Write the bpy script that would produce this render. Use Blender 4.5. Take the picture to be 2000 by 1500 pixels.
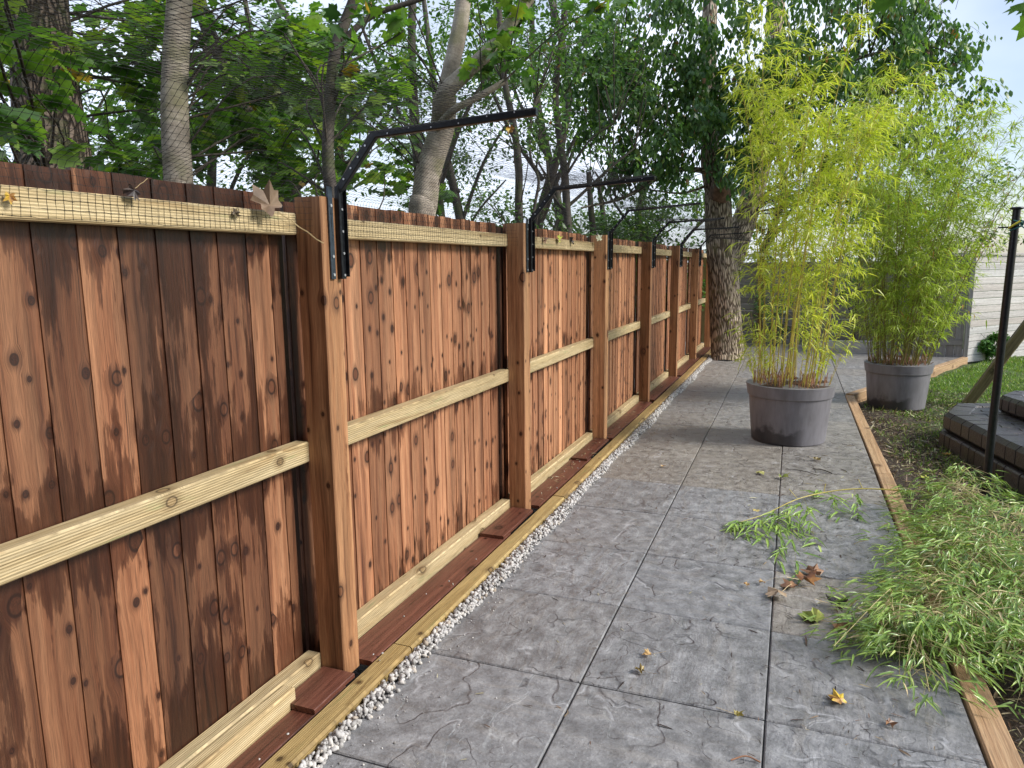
import bpy, math, random
import numpy as np
from mathutils import Vector, Matrix
R = math.radians
rng = np.random.default_rng(7); random.seed(7)
for o in list(bpy.data.objects): bpy.data.objects.remove(o)
scn = bpy.context.scene
col = scn.collection

# ------------------------------------------------------------------ camera
CAM_YAW, CAM_PITCH, CAM_ROLL, CAM_H = 0.36826, 0.16194, -0.0099, 1.41543
f = Vector((-math.sin(CAM_YAW)*math.cos(CAM_PITCH), math.cos(CAM_YAW)*math.cos(CAM_PITCH), -math.sin(CAM_PITCH)))
r = Vector((math.cos(CAM_YAW), math.sin(CAM_YAW), 0)); u = r.cross(f)
r2 = r*math.cos(CAM_ROLL)+u*math.sin(CAM_ROLL); u2 = -r*math.sin(CAM_ROLL)+u*math.cos(CAM_ROLL)
cd = bpy.data.cameras.new('camera'); cam = bpy.data.objects.new('camera', cd); col.objects.link(cam)
M = Matrix(((r2.x, u2.x, -f.x, 0), (r2.y, u2.y, -f.y, 0), (r2.z, u2.z, -f.z, CAM_H), (0, 0, 0, 1)))
cam.matrix_world = M
cd.sensor_width = 36; cd.lens = 36*1414.85/2000; cd.clip_start = 0.02; cd.clip_end = 1500
scn.camera = cam

# ------------------------------------------------------------------ sky, sun, exposure
SUN_EL, SUN_AZ = R(36), R(84)            # azimuth from +Y towards +X
w = bpy.data.worlds.new("World"); scn.world = w; w.use_nodes = True
nt = w.node_tree; nt.nodes.clear()
out = nt.nodes.new('ShaderNodeOutputWorld'); bg = nt.nodes.new('ShaderNodeBackground')
sky = nt.nodes.new('ShaderNodeTexSky'); sky.sky_type = 'NISHITA'; sky.sun_disc = False
sky.sun_elevation = SUN_EL; sky.sun_rotation = SUN_AZ; sky.air_density = 1.0; sky.dust_density = 1.0
tc = nt.nodes.new('ShaderNodeTexCoord'); mp = nt.nodes.new('ShaderNodeMapping')
mp.inputs['Scale'].default_value = (1.2, 1.2, 3.0)
nz = nt.nodes.new('ShaderNodeTexNoise'); nz.inputs['Scale'].default_value = 1.7; nz.inputs['Detail'].default_value = 5
rp = nt.nodes.new('ShaderNodeValToRGB'); rp.color_ramp.elements[0].position = .36; rp.color_ramp.elements[1].position = .6
rp.color_ramp.elements[0].color = (.30, .30, .30, 1); rp.color_ramp.elements[1].color = (.95, .95, .95, 1)
mx = nt.nodes.new('ShaderNodeMixRGB'); mx.inputs[2].default_value = (8.2, 8.9, 10.4, 1)
L = nt.links.new
L(tc.outputs['Generated'], mp.inputs['Vector']); L(mp.outputs[0], nz.inputs['Vector']); L(nz.outputs['Fac'], rp.inputs['Fac'])
sx_ = nt.nodes.new('ShaderNodeSeparateXYZ'); L(tc.outputs['Generated'], sx_.inputs[0])
mr = nt.nodes.new('ShaderNodeMapRange'); mr.inputs[1].default_value = .02; mr.inputs[2].default_value = .30; mr.inputs[3].default_value = 1.; mr.inputs[4].default_value = .12
L(sx_.outputs[0], mr.inputs[0]); mu = nt.nodes.new('ShaderNodeMath'); mu.operation = 'MULTIPLY'; L(rp.outputs['Color'], mu.inputs[0]); L(mr.outputs[0], mu.inputs[1])
L(mu.outputs[0], mx.inputs[0]); L(sky.outputs['Color'], mx.inputs[1]); L(mx.outputs[0], bg.inputs['Color'])
bg.inputs['Strength'].default_value = 0.092
L(bg.outputs[0], out.inputs['Surface'])
sd = bpy.data.lights.new('sun', 'SUN'); sun = bpy.data.objects.new('sun', sd); col.objects.link(sun)
sd.energy = 2.6; sd.angle = R(18); sd.color = (1.0, .95, .86)
sv = Vector((math.sin(SUN_AZ)*math.cos(SUN_EL), math.cos(SUN_AZ)*math.cos(SUN_EL), math.sin(SUN_EL)))
sun.rotation_euler = sv.to_track_quat('Z', 'Y').to_euler(); sun.location = (8, 2, 9)
scn.view_settings.view_transform = 'Standard'; scn.view_settings.look = 'None'
scn.view_settings.exposure = 0.80; scn.view_settings.gamma = 1
scn.render.engine = 'CYCLES'

# ------------------------------------------------------------------ node helpers
class NG:
    def __init__(s, name):
        s.m = bpy.data.materials.new(name); s.m.use_nodes = True
        s.t = s.m.node_tree; s.t.nodes.clear()
        s.out = s.t.nodes.new('ShaderNodeOutputMaterial'); s.b = s.t.nodes.new('ShaderNodeBsdfPrincipled')
        s.t.links.new(s.b.outputs[0], s.out.inputs['Surface'])
    def _in(s, sock, v):
        if isinstance(v, bpy.types.NodeSocket): s.t.links.new(v, sock)
        elif v is not None: sock.default_value = v
    def math(s, op, a, b=None, c=None, clamp=False):
        n = s.t.nodes.new('ShaderNodeMath'); n.operation = op; n.use_clamp = clamp
        s._in(n.inputs[0], a)
        if b is not None: s._in(n.inputs[1], b)
        if c is not None: s._in(n.inputs[2], c)
        return n.outputs[0]
    def vm(s, op, a, b=None, out=0):
        n = s.t.nodes.new('ShaderNodeVectorMath'); n.operation = op; s._in(n.inputs[0], a)
        if b is not None:
            s._in(n.inputs['Scale'] if op == 'SCALE' else n.inputs[1], b)
        return n.outputs[out]
    def attr(s, name, o='Vector'):
        n = s.t.nodes.new('ShaderNodeAttribute'); n.attribute_name = name; return n.outputs[o]
    def sep(s, v):
        n = s.t.nodes.new('ShaderNodeSeparateXYZ'); s._in(n.inputs[0], v); return n.outputs
    def comb(s, x=0., y=0., z=0.):
        n = s.t.nodes.new('ShaderNodeCombineXYZ'); s._in(n.inputs[0], x); s._in(n.inputs[1], y); s._in(n.inputs[2], z); return n.outputs[0]
    def noise(s, v, scale=1., detail=3., rough=.5, dist=0., o='Fac'):
        n = s.t.nodes.new('ShaderNodeTexNoise'); s._in(n.inputs['Vector'], v); n.inputs['Scale'].default_value = scale
        n.inputs['Detail'].default_value = detail; n.inputs['Roughness'].default_value = rough; n.inputs['Distortion'].default_value = dist
        return n.outputs[o]
    def vor(s, v, scale=1., feature='F1', dims='3D', rand=1.):
        n = s.t.nodes.new('ShaderNodeTexVoronoi'); n.voronoi_dimensions = dims; n.feature = feature
        s._in(n.inputs['Vector'], v); n.inputs['Scale'].default_value = scale; n.inputs['Randomness'].default_value = rand
        return n.outputs
    def ramp(s, fac, stops, interp='LINEAR'):
        n = s.t.nodes.new('ShaderNodeValToRGB'); n.color_ramp.interpolation = interp; e = n.color_ramp.elements
        cc = lambda c: (c, c, c, 1) if isinstance(c, (int, float)) else (*c, 1)
        e[0].position = stops[0][0]; e[1].position = stops[-1][0]
        for p, c in stops[1:-1]: q = e.new(p); q.color = cc(c)
        e[0].color = cc(stops[0][1]); e[len(e)-1].color = cc(stops[-1][1])
        s._in(n.inputs[0], fac); return n.outputs[0]
    def mix(s, fac, a, b, mode='MIX'):
        n = s.t.nodes.new('ShaderNodeMix'); n.data_type = 'RGBA'; n.blend_type = mode
        s._in(n.inputs[0], fac)
        for k, v in ((6, a), (7, b)):
            if isinstance(v, bpy.types.NodeSocket): s.t.links.new(v, n.inputs[k])
            else: n.inputs[k].default_value = (*v, 1) if len(v) == 3 else v
        return n.outputs[2]
    def sstep(s, x, a, b):
        n = s.t.nodes.new('ShaderNodeMapRange'); n.interpolation_type = 'SMOOTHSTEP'; n.clamp = True
        s._in(n.inputs[0], x); n.inputs[1].default_value = a; n.inputs[2].default_value = b; n.inputs[3].default_value = 0; n.inputs[4].default_value = 1
        return n.outputs[0]
    def bump(s, h, strength=.5, dist=.01, prev=None):
        n = s.t.nodes.new('ShaderNodeBump'); n.inputs['Strength'].default_value = strength; n.inputs['Distance'].default_value = dist
        s._in(n.inputs['Height'], h)
        if prev is not None: s.t.links.new(prev, n.inputs['Normal'])
        s.t.links.new(n.outputs[0], s.b.inputs['Normal']); return n.outputs[0]
    def set(s, **k):
        for a, v in k.items():
            nm = {'col': 'Base Color', 'rough': 'Roughness', 'spec': 'Specular IOR Level', 'metal': 'Metallic', 'coat': 'Coat Weight'}[a]
            if isinstance(v, tuple) and len(v) == 3: v = (*v, 1)
            s._in(s.b.inputs[nm], v)
        return s.m

def plain(name, c, rough=.6, metal=0., nscale=30, var=.25, bump=.2):
    g = NG(name); tcn = g.t.nodes.new('ShaderNodeTexCoord'); n = g.noise(tcn.outputs['Object'], nscale, 5, .6)
    lo = tuple(x*(1-var) for x in c); hi = tuple(min(1, x*(1+var)) for x in c)
    g.set(col=g.ramp(n, [(.3, lo), (.7, hi)]), rough=rough, metal=metal)
    if bump: g.bump(n, bump, .003)
    return g.m

def wood(name, light, mid, dark, stain=(.06, .02, .012), knots=.5, wet=0, sawn=0., rough=.62, tonevar=1., stainamt=.35, green=None, edge=.5, hue=.35, streak=.35, gscale=62., sfac=(.36, .27, .25), kx=.21):
    """wc = (along, across, thickness) metres + a random offset per board; rnd / tone per board."""
    g = NG(name); wc = g.attr('wc'); rnd = g.attr('rnd', 'Fac'); tone = g.attr('tone', 'Fac')
    x, y, z = g.sep(wc)
    A = g.math('ADD', y, z)
    # wander of the grain
    wob = g.noise(g.comb(g.math('MULTIPLY', x, 2.2), g.math('MULTIPLY', A, 5.), 0.), 1., 2)
    wob = g.math('MULTIPLY', g.math('SUBTRACT', wob, .5), .035)
    # knots
    KX, KY = kx, .060
    kv = g.comb(g.math('DIVIDE', x, KX), g.math('DIVIDE', A, KY), 0.)
    vo = g.vor(kv, 1., 'F1', '2D', .9)
    df = g.vm('SUBTRACT', kv, vo['Position']); dx, dy, _ = g.sep(df)
    dx = g.math('MULTIPLY', dx, KX); dy = g.math('MULTIPLY', dy, KY)
    cr, cg, cb = g.sep(vo['Color'])
    has = g.math('GREATER_THAN', cr, 1-knots)
    kd = g.math('SQRT', g.math('ADD', g.math('POWER', g.math('MULTIPLY', dx, .75), 2.), g.math('POWER', dy, 2.)))
    kr = g.math('MULTIPLY_ADD', g.math('POWER', cg, 3.5), .0145, .0048)
    kq = g.math('DIVIDE', kd, kr)                       # 1 = knot edge
    core = g.math('MULTIPLY', has, g.math('SUBTRACT', 1., g.sstep(kq, .75, 1.1)))
    ring = g.math('MULTIPLY', has, g.math('SUBTRACT', 1., g.sstep(g.math('ABSOLUTE', g.math('SUBTRACT', kq, 1.)), .05, .3)))
    halo = g.math('MULTIPLY', has, g.math('SUBTRACT', 1., g.sstep(kq, 1., 3.6)))
    defl = g.math('MULTIPLY', g.math('MULTIPLY', dy, halo), .8)
    A2 = g.math('SUBTRACT', g.math('ADD', A, wob), defl)
    # grain
    gv = g.comb(g.math('MULTIPLY', x, 1.1), g.math('MULTIPLY', A2, gscale), g.math('MULTIPLY', rnd, 9.))
    g1 = g.noise(gv, 1., 3, .6)
    gl = g.noise(g.comb(g.math('MULTIPLY', x, 1.8), g.math('MULTIPLY', A2, 150.), 3.3), 1., 3, .65)
    g2 = g.noise(g.comb(g.math('MULTIPLY', x, 14.), g.math('MULTIPLY', A2, 700.), 1.3), 1., 2, .6)
    bigp = g.noise(g.comb(g.math('MULTIPLY', x, 2.4), g.math('MULTIPLY', A, 11.), g.math('MULTIPLY', rnd, 31.)), 1., 4, .6)
    c = g.ramp(g1, [(.28, dark), (.40, mid), (.64, light)])
    late = g.math('SUBTRACT', 1., g.sstep(g.math('ABSOLUTE', g.math('SUBTRACT', gl, .5)), .004, .030))
    late = g.math('MAXIMUM', g.math('MULTIPLY', late, .62), g.math('SUBTRACT', 1., g.sstep(gl, .34, .40)))
    lg = g.noise(g.comb(g.math('MULTIPLY', x, .7), g.math('MULTIPLY', A, 16.), 5.5), 1., 2)
    c = g.mix(g.math('MULTIPLY', late, g.math('MULTIPLY_ADD', g.sstep(lg, .38, .6), .55, .22)), c, tuple(q*.8 for q in dark))
    fine = g.ramp(g2, [(.32, .66), (.68, 1.2)])
    c = g.mix(1., c, fine, 'MULTIPLY')
    r2_ = g.math('FRACT', g.math('MULTIPLY', rnd, 7.31)); 
    c = g.mix(g.math('MULTIPLY', r2_, hue), c, g.mix(1., c, (.97, 1.12, 1.24), 'MULTIPLY'))
    vs_ = g.noise(g.comb(g.math('MULTIPLY', x, .9), g.math('MULTIPLY', A2, 17.), g.math('MULTIPLY', rnd, 13.)), 1., 3, .6)
    c = g.mix(streak, c, g.mix(1., c, g.ramp(vs_, [(.34, .52), (.48, .92), (.68, 1.18)]), 'MULTIPLY'))
    # per-board tone
    tv = g.math('MULTIPLY_ADD', g.math('SUBTRACT', rnd, .5), .55*tonevar, 1.)
    tv = g.math('MULTIPLY', tv, tone)
    c = g.mix(1., c, g.comb(tv, g.math('POWER', tv, 1.15), g.math('POWER', tv, 1.25)), 'MULTIPLY')
    # blotchy treatment stain
    sn = g.noise(g.comb(g.math('MULTIPLY', x, 4.5), g.math('MULTIPLY', A, 55.), 7.7), 1., 5, .7)
    sn = g.math('MULTIPLY', g.math('SUBTRACT', sn, .5), 1.7)
    bb = g.math('MULTIPLY', g.math('SUBTRACT', bigp, .5), 2.6)
    base_ = g.math('ADD', g.math('ADD', sn, bb), g.math('MULTIPLY', g.math('SUBTRACT', 1., tone), .8))
    base_ = g.math('ADD', base_, g.math('MULTIPLY', halo, .22))
    if wet:
        geo = g.t.nodes.new('ShaderNodeNewGeometry'); _, _, pz = g.sep(geo.outputs['Position'])
        band = g.ramp(g.math('DIVIDE', pz, 1.7), [(.0, .85), (.10, .55), (.20, .1), (.36, .1), (.405, .55), (.45, .85), (.50, .85), (.56, .5), (.66, .1), (.76, .1), (.84, .5), (.90, .95), (1., 1.)])
        base_ = g.math('ADD', base_, g.math('MULTIPLY', g.math('SUBTRACT', band, .1), .85))
    st = g.math('MULTIPLY_ADD', g.sstep(base_, .60-stainamt*.6, .68-stainamt*.6), .6, g.math('MULTIPLY', g.sstep(base_, .50-stainamt*.6, .95-stainamt*.6), .4))
    c = g.mix(g.math('MULTIPLY', st, .88), c, g.mix(1., c, sfac, 'MULTIPLY'))
    if green:
        gn = g.sstep(g.noise(g.vm('MULTIPLY', wc, (4., 30., 30.)), 1., 3), .62, .74); c = g.mix(g.math('MULTIPLY', gn, .5), c, green)
    c = g.mix(g.math('MULTIPLY', g.math('POWER', halo, 2.), .6), c, tuple(q*.6 for q in dark))
    kbig = g.math('MULTIPLY', g.math('MULTIPLY', g.sstep(kr, .010, .013), .65), g.math('MULTIPLY_ADD', st, -.8, 1.))
    kc = g.ramp(g.noise(g.vm('SCALE', wc, 260.), 1., 2), [(.3, tuple(q*.22 for q in dark)), (.7, tuple(q*.75 for q in dark))])
    kc = g.mix(kbig, kc, g.mix(.45, dark, mid)); c = g.mix(core, c, kc); c = g.mix(g.math('MULTIPLY', ring, .85), c, tuple(q*.22 for q in dark))
    h = g.math('ADD', g.math('MULTIPLY', g1, .6), g.math('MULTIPLY', g2, .4))
    if sawn:
        sw = g.t.nodes.new('ShaderNodeTexWave'); sw.wave_type = 'BANDS'; sw.bands_direction = 'Y'; sw.inputs['Scale'].default_value = 44.
        sw.inputs['Distortion'].default_value = .8
        g._in(sw.inputs['Vector'], g.comb(0., A, 0.)); h = g.math('ADD', h, g.math('MULTIPLY', sw.outputs['Fac'], sawn))
        c = g.mix(.28*sawn, c, g.mix(1., c, g.ramp(sw.outputs['Fac'], [(0., .35), (.6, 1.)]), 'MULTIPLY'))
    rr = g.math('SUBTRACT', rough, g.math('MULTIPLY', st, .2))
    g.set(col=c, rough=rr, spec=.45); g.bump(h, edge, .0035)
    return g.m

M_BOARD = wood('fence_board_wood', (.41, .190, .095), (.27, .105, .048), (.07, .021, .010), knots=.5, wet=1, stainamt=.17, hue=.5, streak=.8, gscale=34., kx=.15, sfac=(.27, .19, .175), edge=.8)
M_POST = wood('fence_post_wood', (.50, .26, .125), (.35, .16, .070), (.12, .043, .018), knots=.42, stainamt=.12, hue=.3, streak=.7, gscale=40.)
M_RAIL = wood('pale_rail_wood', (.63, .49, .28), (.52, .385, .20), (.33, .215, .095), stain=(.22, .15, .07), knots=.16, sawn=.8, tonevar=.3, stainamt=-.08, gscale=30., sfac=(.55, .5, .42), green=(.26, .30, .13))
M_SLEEPER = wood('edging_timber_wood', (.47, .33, .135), (.36, .235, .085), (.17, .10, .035), stain=(.13, .07, .02), knots=.2, sawn=.4, tonevar=.35, stainamt=-.05, gscale=34., sfac=(.5, .45, .4), green=(.2, .2, .07))
M_EDGE = wood('right_edging_wood', (.52, .34, .19), (.42, .25, .13), (.22, .115, .055), stain=(.12, .065, .035), knots=.2, tonevar=.4, stainamt=.05, sfac=(.45, .38, .34))
M_RED = wood('wet_red_board_wood', (.20, .075, .048), (.125, .043, .028), (.055, .02, .013), stain=(.03, .01, .007), knots=.3, rough=.42, stainamt=.2)
M_GREY = wood('weathered_grey_wood', (.44, .41, .40), (.36, .335, .325), (.22, .20, .19), stain=(.16, .15, .14), knots=.06, tonevar=.4, stainamt=-.3, sfac=(.6, .6, .6))
M_WHITE = wood('whitewashed_wood', (.64, .60, .575), (.55, .505, .48), (.38, .34, .32), stain=(.4, .36, .33), knots=.05, tonevar=.25, stainamt=-.4, sfac=(.7, .7, .7))
M_MOSSY = wood('mossy_post_wood', (.33, .27, .14), (.23, .19, .09), (.10, .085, .035), stain=(.06, .07, .02), knots=.1, stainamt=.3, green=(.12, .16, .04))

def leafmat(name, stops, trans=.35, rough=.42, spec=.5):
    g = NG(name); rn = g.attr('rnd', 'Fac'); c = g.ramp(rn, stops)
    tcn = g.t.nodes.new('ShaderNodeTexCoord'); n = g.noise(tcn.outputs['Object'], 25, 2)
    c = g.mix(1., c, g.ramp(n, [(.3, .78), (.7, 1.2)]), 'MULTIPLY')
    g.set(col=c, rough=rough, spec=spec)
    tr = g.t.nodes.new('ShaderNodeBsdfTranslucent'); g._in(tr.inputs['Color'], g.mix(1., c, (1.5, 1.7, .7), 'MULTIPLY'))
    ms = g.t.nodes.new('ShaderNodeMixShader'); ms.inputs[0].default_value = trans
    g.t.links.new(g.b.outputs[0], ms.inputs[1]); g.t.links.new(tr.outputs[0], ms.inputs[2]); g.t.links.new(ms.outputs[0], g.out.inputs['Surface'])
    return g.m

M_LEAF_DARK = leafmat('sycamore_leaf', [(0., (.045, .10, .035)), (.35, (.085, .18, .04)), (.6, (.15, .26, .045)), (.85, (.24, .34, .05)), (.95, (.26, .30, .05)), (1., (.32, .20, .04))], trans=.45)
M_LEAF_BRIGHT = leafmat('bright_tree_leaf', [(0., (.04, .10, .025)), (.4, (.08, .17, .035)), (.8, (.15, .27, .05)), (1., (.28, .34, .07))])
M_LEAF_HANG = leafmat('hanging_tree_leaf', [(0., (.045, .11, .045)), (.4, (.085, .175, .055)), (.8, (.15, .26, .06)), (.97, (.25, .32, .07)), (1., (.25, .12, .05))], trans=.32)
M_BAMBOO_Y = leafmat('yellow_bamboo_leaf', [(0., (.24, .33, .05)), (.35, (.45, .51, .08)), (.75, (.64, .66, .12)), (1., (.74, .66, .20))], trans=.35, rough=.38)
M_BAMBOO_G = leafmat('green_bamboo_leaf', [(0., (.20, .29, .05)), (.4, (.40, .49, .09)), (.8, (.54, .62, .14)), (.96, (.54, .54, .16)), (1., (.5, .28, .08))], trans=.35, rough=.38)
M_CUT = leafmat('cut_bamboo_leaf', [(0., (.10, .18, .045)), (.4, (.22, .36, .07)), (.75, (.38, .53, .12)), (.93, (.52, .56, .20)), (1., (.58, .46, .26))], trans=.15, rough=.33, spec=.7)
PALE_ = 0
M_GRASS = leafmat('grass_blade', [(0., (.08, .16, .025)), (.5, (.17, .31, .045)), (.85, (.29, .43, .075)), (1., (.46, .42, .18))], trans=.2)
M_STEM_Y = plain('yellow_culm', (.50, .42, .09), .35, nscale=12, var=.3, bump=.05)
M_STEM_G = plain('green_brown_culm', (.24, .22, .06), .4, nscale=12, var=.5, bump=.05)
M_TWIG = plain('dark_twig', (.055, .045, .034), .8, nscale=20, var=.4)
M_BLACK = plain('black_painted_steel', (.012, .014, .018), .32, metal=.3, nscale=60, var=.5, bump=.1)
M_STEEL = plain('grey_steel_plate', (.07, .09, .12), .35, metal=.75, nscale=60, var=.3, bump=.05)
M_BOLT_HOLE = plain('zinc_bolt_and_sky_hole', (.6, .62, .66), .3, metal=.6, var=.1)
M_NET = plain('black_net', (.008, .008, .008), .6, var=.1, bump=0)
M_SOIL = plain('potting_soil', (.05, .028, .018), .9, nscale=60, var=.7, bump=.8)
M_STUBBLE = plain('old_culm_stub', (.32, .16, .09), .7, nscale=15, var=.5)

def bark(name, light, dark, moss=None, fiss=26., stretch=.28, strength=.9, dist=.02):
    g = NG(name); wc = g.attr('wc'); x, y, z = g.sep(wc)
    v = g.comb(g.math('MULTIPLY', x, stretch), y, z)
    wv = g.vm('ADD', v, g.vm('SCALE', g.noise(v, 14., 2, .5, o='Color'), .03))
    e = g.vor(wv, fiss, 'DISTANCE_TO_EDGE')['Distance']
    crack = g.sstep(e, .02, .22); n = g.noise(wc, 30., 5, .65); n2 = g.noise(wc, 5., 3)
    c = g.ramp(g.math('MULTIPLY', crack, g.math('MULTIPLY_ADD', n, .7, .5)), [(.05, tuple(q*.4 for q in dark)), (.4, dark), (.95, light)])
    c = g.mix(1., c, g.ramp(n2, [(.3, .7), (.7, 1.25)]), 'MULTIPLY')
    if moss: c = g.mix(g.math('MULTIPLY', g.sstep(g.noise(wc, 7., 4), .5, .68), .65), c, moss)
    g.set(col=c, rough=.85, spec=.25); g.bump(g.math('ADD', crack, g.math('MULTIPLY', n, .4)), strength, dist)
    return g.m
def smoothbark(name, light, dark, moss=None):
    g = NG(name); wc = g.attr('wc'); x, y, z = g.sep(wc)
    bands = g.noise(g.comb(g.math('MULTIPLY', x, 60.), g.math('MULTIPLY', y, 6.), g.math('MULTIPLY', z, 6.)), 1., 4, .6)
    n = g.noise(wc, 9., 4, .6); n2 = g.noise(wc, 70., 3)
    c = g.ramp(n, [(.3, dark), (.62, light)]); c = g.mix(1., c, g.ramp(bands, [(.35, .86), (.6, 1.06)]), 'MULTIPLY')
    c = g.mix(1., c, g.ramp(n2, [(.3, .8), (.7, 1.15)]), 'MULTIPLY')
    if moss: c = g.mix(g.math('MULTIPLY', g.sstep(g.noise(wc, 4., 4), .5, .66), .6), c, moss)
    g.set(col=c, rough=.8, spec=.3); g.bump(g.math('ADD', bands, n2), .4, .006); return g.m
M_BARK_MAIN = bark('fissured_bark', (.60, .50, .39), (.26, .20, .145), moss=(.16, .15, .07), fiss=42., stretch=.14)
M_BARK_DARK = bark('old_dark_bark', (.22, .17, .14), (.085, .065, .05), moss=(.08, .10, .04), fiss=26., strength=.9)
M_BARK_GREY = smoothbark('smooth_grey_bark', (.42, .365, .31), (.23, .19, .155), moss=(.17, .17, .08))
M_BARK_BLACK = smoothbark('dark_smooth_bark', (.10, .085, .075), (.045, .038, .034), moss=(.07, .09, .03))

# ------------------------------------------------------------------ mesh helpers
def link(name, me, parent=None, mats=(), smooth=False):
    for m in mats: me.materials.append(m)
    o = bpy.data.objects.new(name, me); col.objects.link(o)
    if parent is not None: o.parent = parent
    if smooth: me.polygons.foreach_set('use_smooth', np.ones(len(me.polygons), bool))
    return o
def npmesh(name, V, Q, mats, parent=None, attrs=None, midx=None, smooth=False):
    V = np.asarray(V, np.float32); Q = np.asarray(Q, np.int32); k = Q.shape[1]
    me = bpy.data.meshes.new(name); me.vertices.add(len(V)); me.vertices.foreach_set('co', V.ravel())
    me.loops.add(Q.size); me.loops.foreach_set('vertex_index', Q.ravel())
    me.polygons.add(len(Q)); me.polygons.foreach_set('loop_start', np.arange(len(Q), dtype=np.int32)*k)
    me.polygons.foreach_set('loop_total', np.full(len(Q), k, np.int32))
    if midx is not None: me.polygons.foreach_set('material_index', np.asarray(midx, np.int32))
    for a, d in (attrs or {}).items():
        d = np.asarray(d, np.float32)
        if d.ndim == 2: at = me.attributes.new(a, 'FLOAT_VECTOR', 'POINT'); at.data.foreach_set('vector', d.ravel())
        else: at = me.attributes.new(a, 'FLOAT', 'POINT'); at.data.foreach_set('value', d)
    me.update(calc_edges=True); me.validate()
    return link(name, me, parent, mats, smooth)

class MB:
    """collects solids into one mesh, with wc / rnd / tone attributes"""
    def __init__(s): s.V = []; s.F = []; s.wc = []; s.rnd = []; s.tone = []; s.mi = []
    def add(s, vs, fs, wcs, rnd=.5, tone=1., mi=0):
        b = len(s.V); s.V += [tuple(v) for v in vs]; s.F += [tuple(b+i for i in q) for q in fs]
        s.wc += [tuple(v) for v in wcs]; s.rnd += [rnd]*len(vs); s.tone += [tone]*len(vs); s.mi += [mi]*len(fs)
    def beam(s, p0, p1, w, h, up=(0, 0, 1), ch=.003, tone=1., rnd=None, segs=1, wob=0., mi=0):
        """w = across size (perp to up), h = size along up"""
        p0 = Vector(p0); p1 = Vector(p1); d = (p1-p0); Ln = d.length; d.normalize()
        up = Vector(up); sx = d.cross(up).normalized(); up = sx.cross(d).normalized()
        a, b = w/2, h/2; c = min(ch, a*.6, b*.6)
        prof = [(-a+c, -b), (a-c, -b), (a, -b+c), (a, b-c), (a-c, b), (-a+c, b), (-a, b-c), (-a, -b+c)]
        rnd = random.random() if rnd is None else rnd
        off = Vector((random.random()*40, random.random()*40, random.random()*40))
        vs = []; wc = []
        for i in range(segs+1):
            t = i/segs; q = p0+d*Ln*t
            if wob and 0 < i < segs: q = q+sx*random.uniform(-wob, wob)+up*random.uniform(-wob, wob)
            for (x, y) in prof:
                vs.append(q+sx*x+up*y); wc.append((Ln*t+off.x, x+off.y, y+off.z))
        fs = []
        for i in range(segs):
            for k in range(8):
                k2 = (k+1) % 8; fs.append((i*8+k, i*8+k2, (i+1)*8+k2, (i+1)*8+k))
        fs.append(tuple(range(7, -1, -1))); fs.append(tuple(segs*8+k for k in range(8)))
        s.add(vs, fs, wc, rnd, tone, mi)
    def lathe(s, prof, n=48, loc=(0, 0, 0), rnd=.5):
        vs = []; fs = []; wc = []
        for (r_, z) in prof:
            for k in range(n):
                a = 2*math.pi*k/n; vs.append((loc[0]+r_*math.cos(a), loc[1]+r_*math.sin(a), loc[2]+z)); wc.append((z, r_*math.cos(a), r_*math.sin(a)))
        for i in range(len(prof)-1):
            for k in range(n):
                k2 = (k+1) % n; fs.append((i*n+k, i*n+k2, (i+1)*n+k2, (i+1)*n+k))
        if prof[0][0] > 1e-4: fs.append(tuple(range(n-1, -1, -1)))
        if prof[-1][0] > 1e-4: fs.append(tuple((len(prof)-1)*n+k for k in range(n)))
        s.add(vs, fs, wc, rnd)
    def build(s, name, mats, parent=None, smooth=False):
        me = bpy.data.meshes.new(name); me.from_pydata(s.V, [], s.F)
        at = me.attributes.new('wc', 'FLOAT_VECTOR', 'POINT'); at.data.foreach_set('vector', np.array(s.wc, np.float32).ravel())
        for a, d in (('rnd', s.rnd), ('tone', s.tone)):
            q = me.attributes.new(a, 'FLOAT', 'POINT'); q.data.foreach_set('value', np.array(d, np.float32))
        me.polygons.foreach_set('material_index', np.array(s.mi, np.int32))
        me.update()
        return link(name, me, parent, mats if isinstance(mats, (list, tuple)) else [mats], smooth)

def tag(o, label=None, cat=None, group=None, kind=None):
    if label: o['label'] = label
    if cat: o['category'] = cat
    if group: o['group'] = group
    if kind: o['kind'] = kind
    return o
def empty(name, loc, label=None, cat=None, group=None):
    o = bpy.data.objects.new(name, None); col.objects.link(o); o.location = loc; o.empty_display_size = .1
    return tag(o, label, cat, group)
def setp(o, root):            # parent keeping world coordinates (roots are unrotated)
    o.parent = root; o.matrix_parent_inverse = Matrix.Translation(-Vector(root.location)); return o

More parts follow.
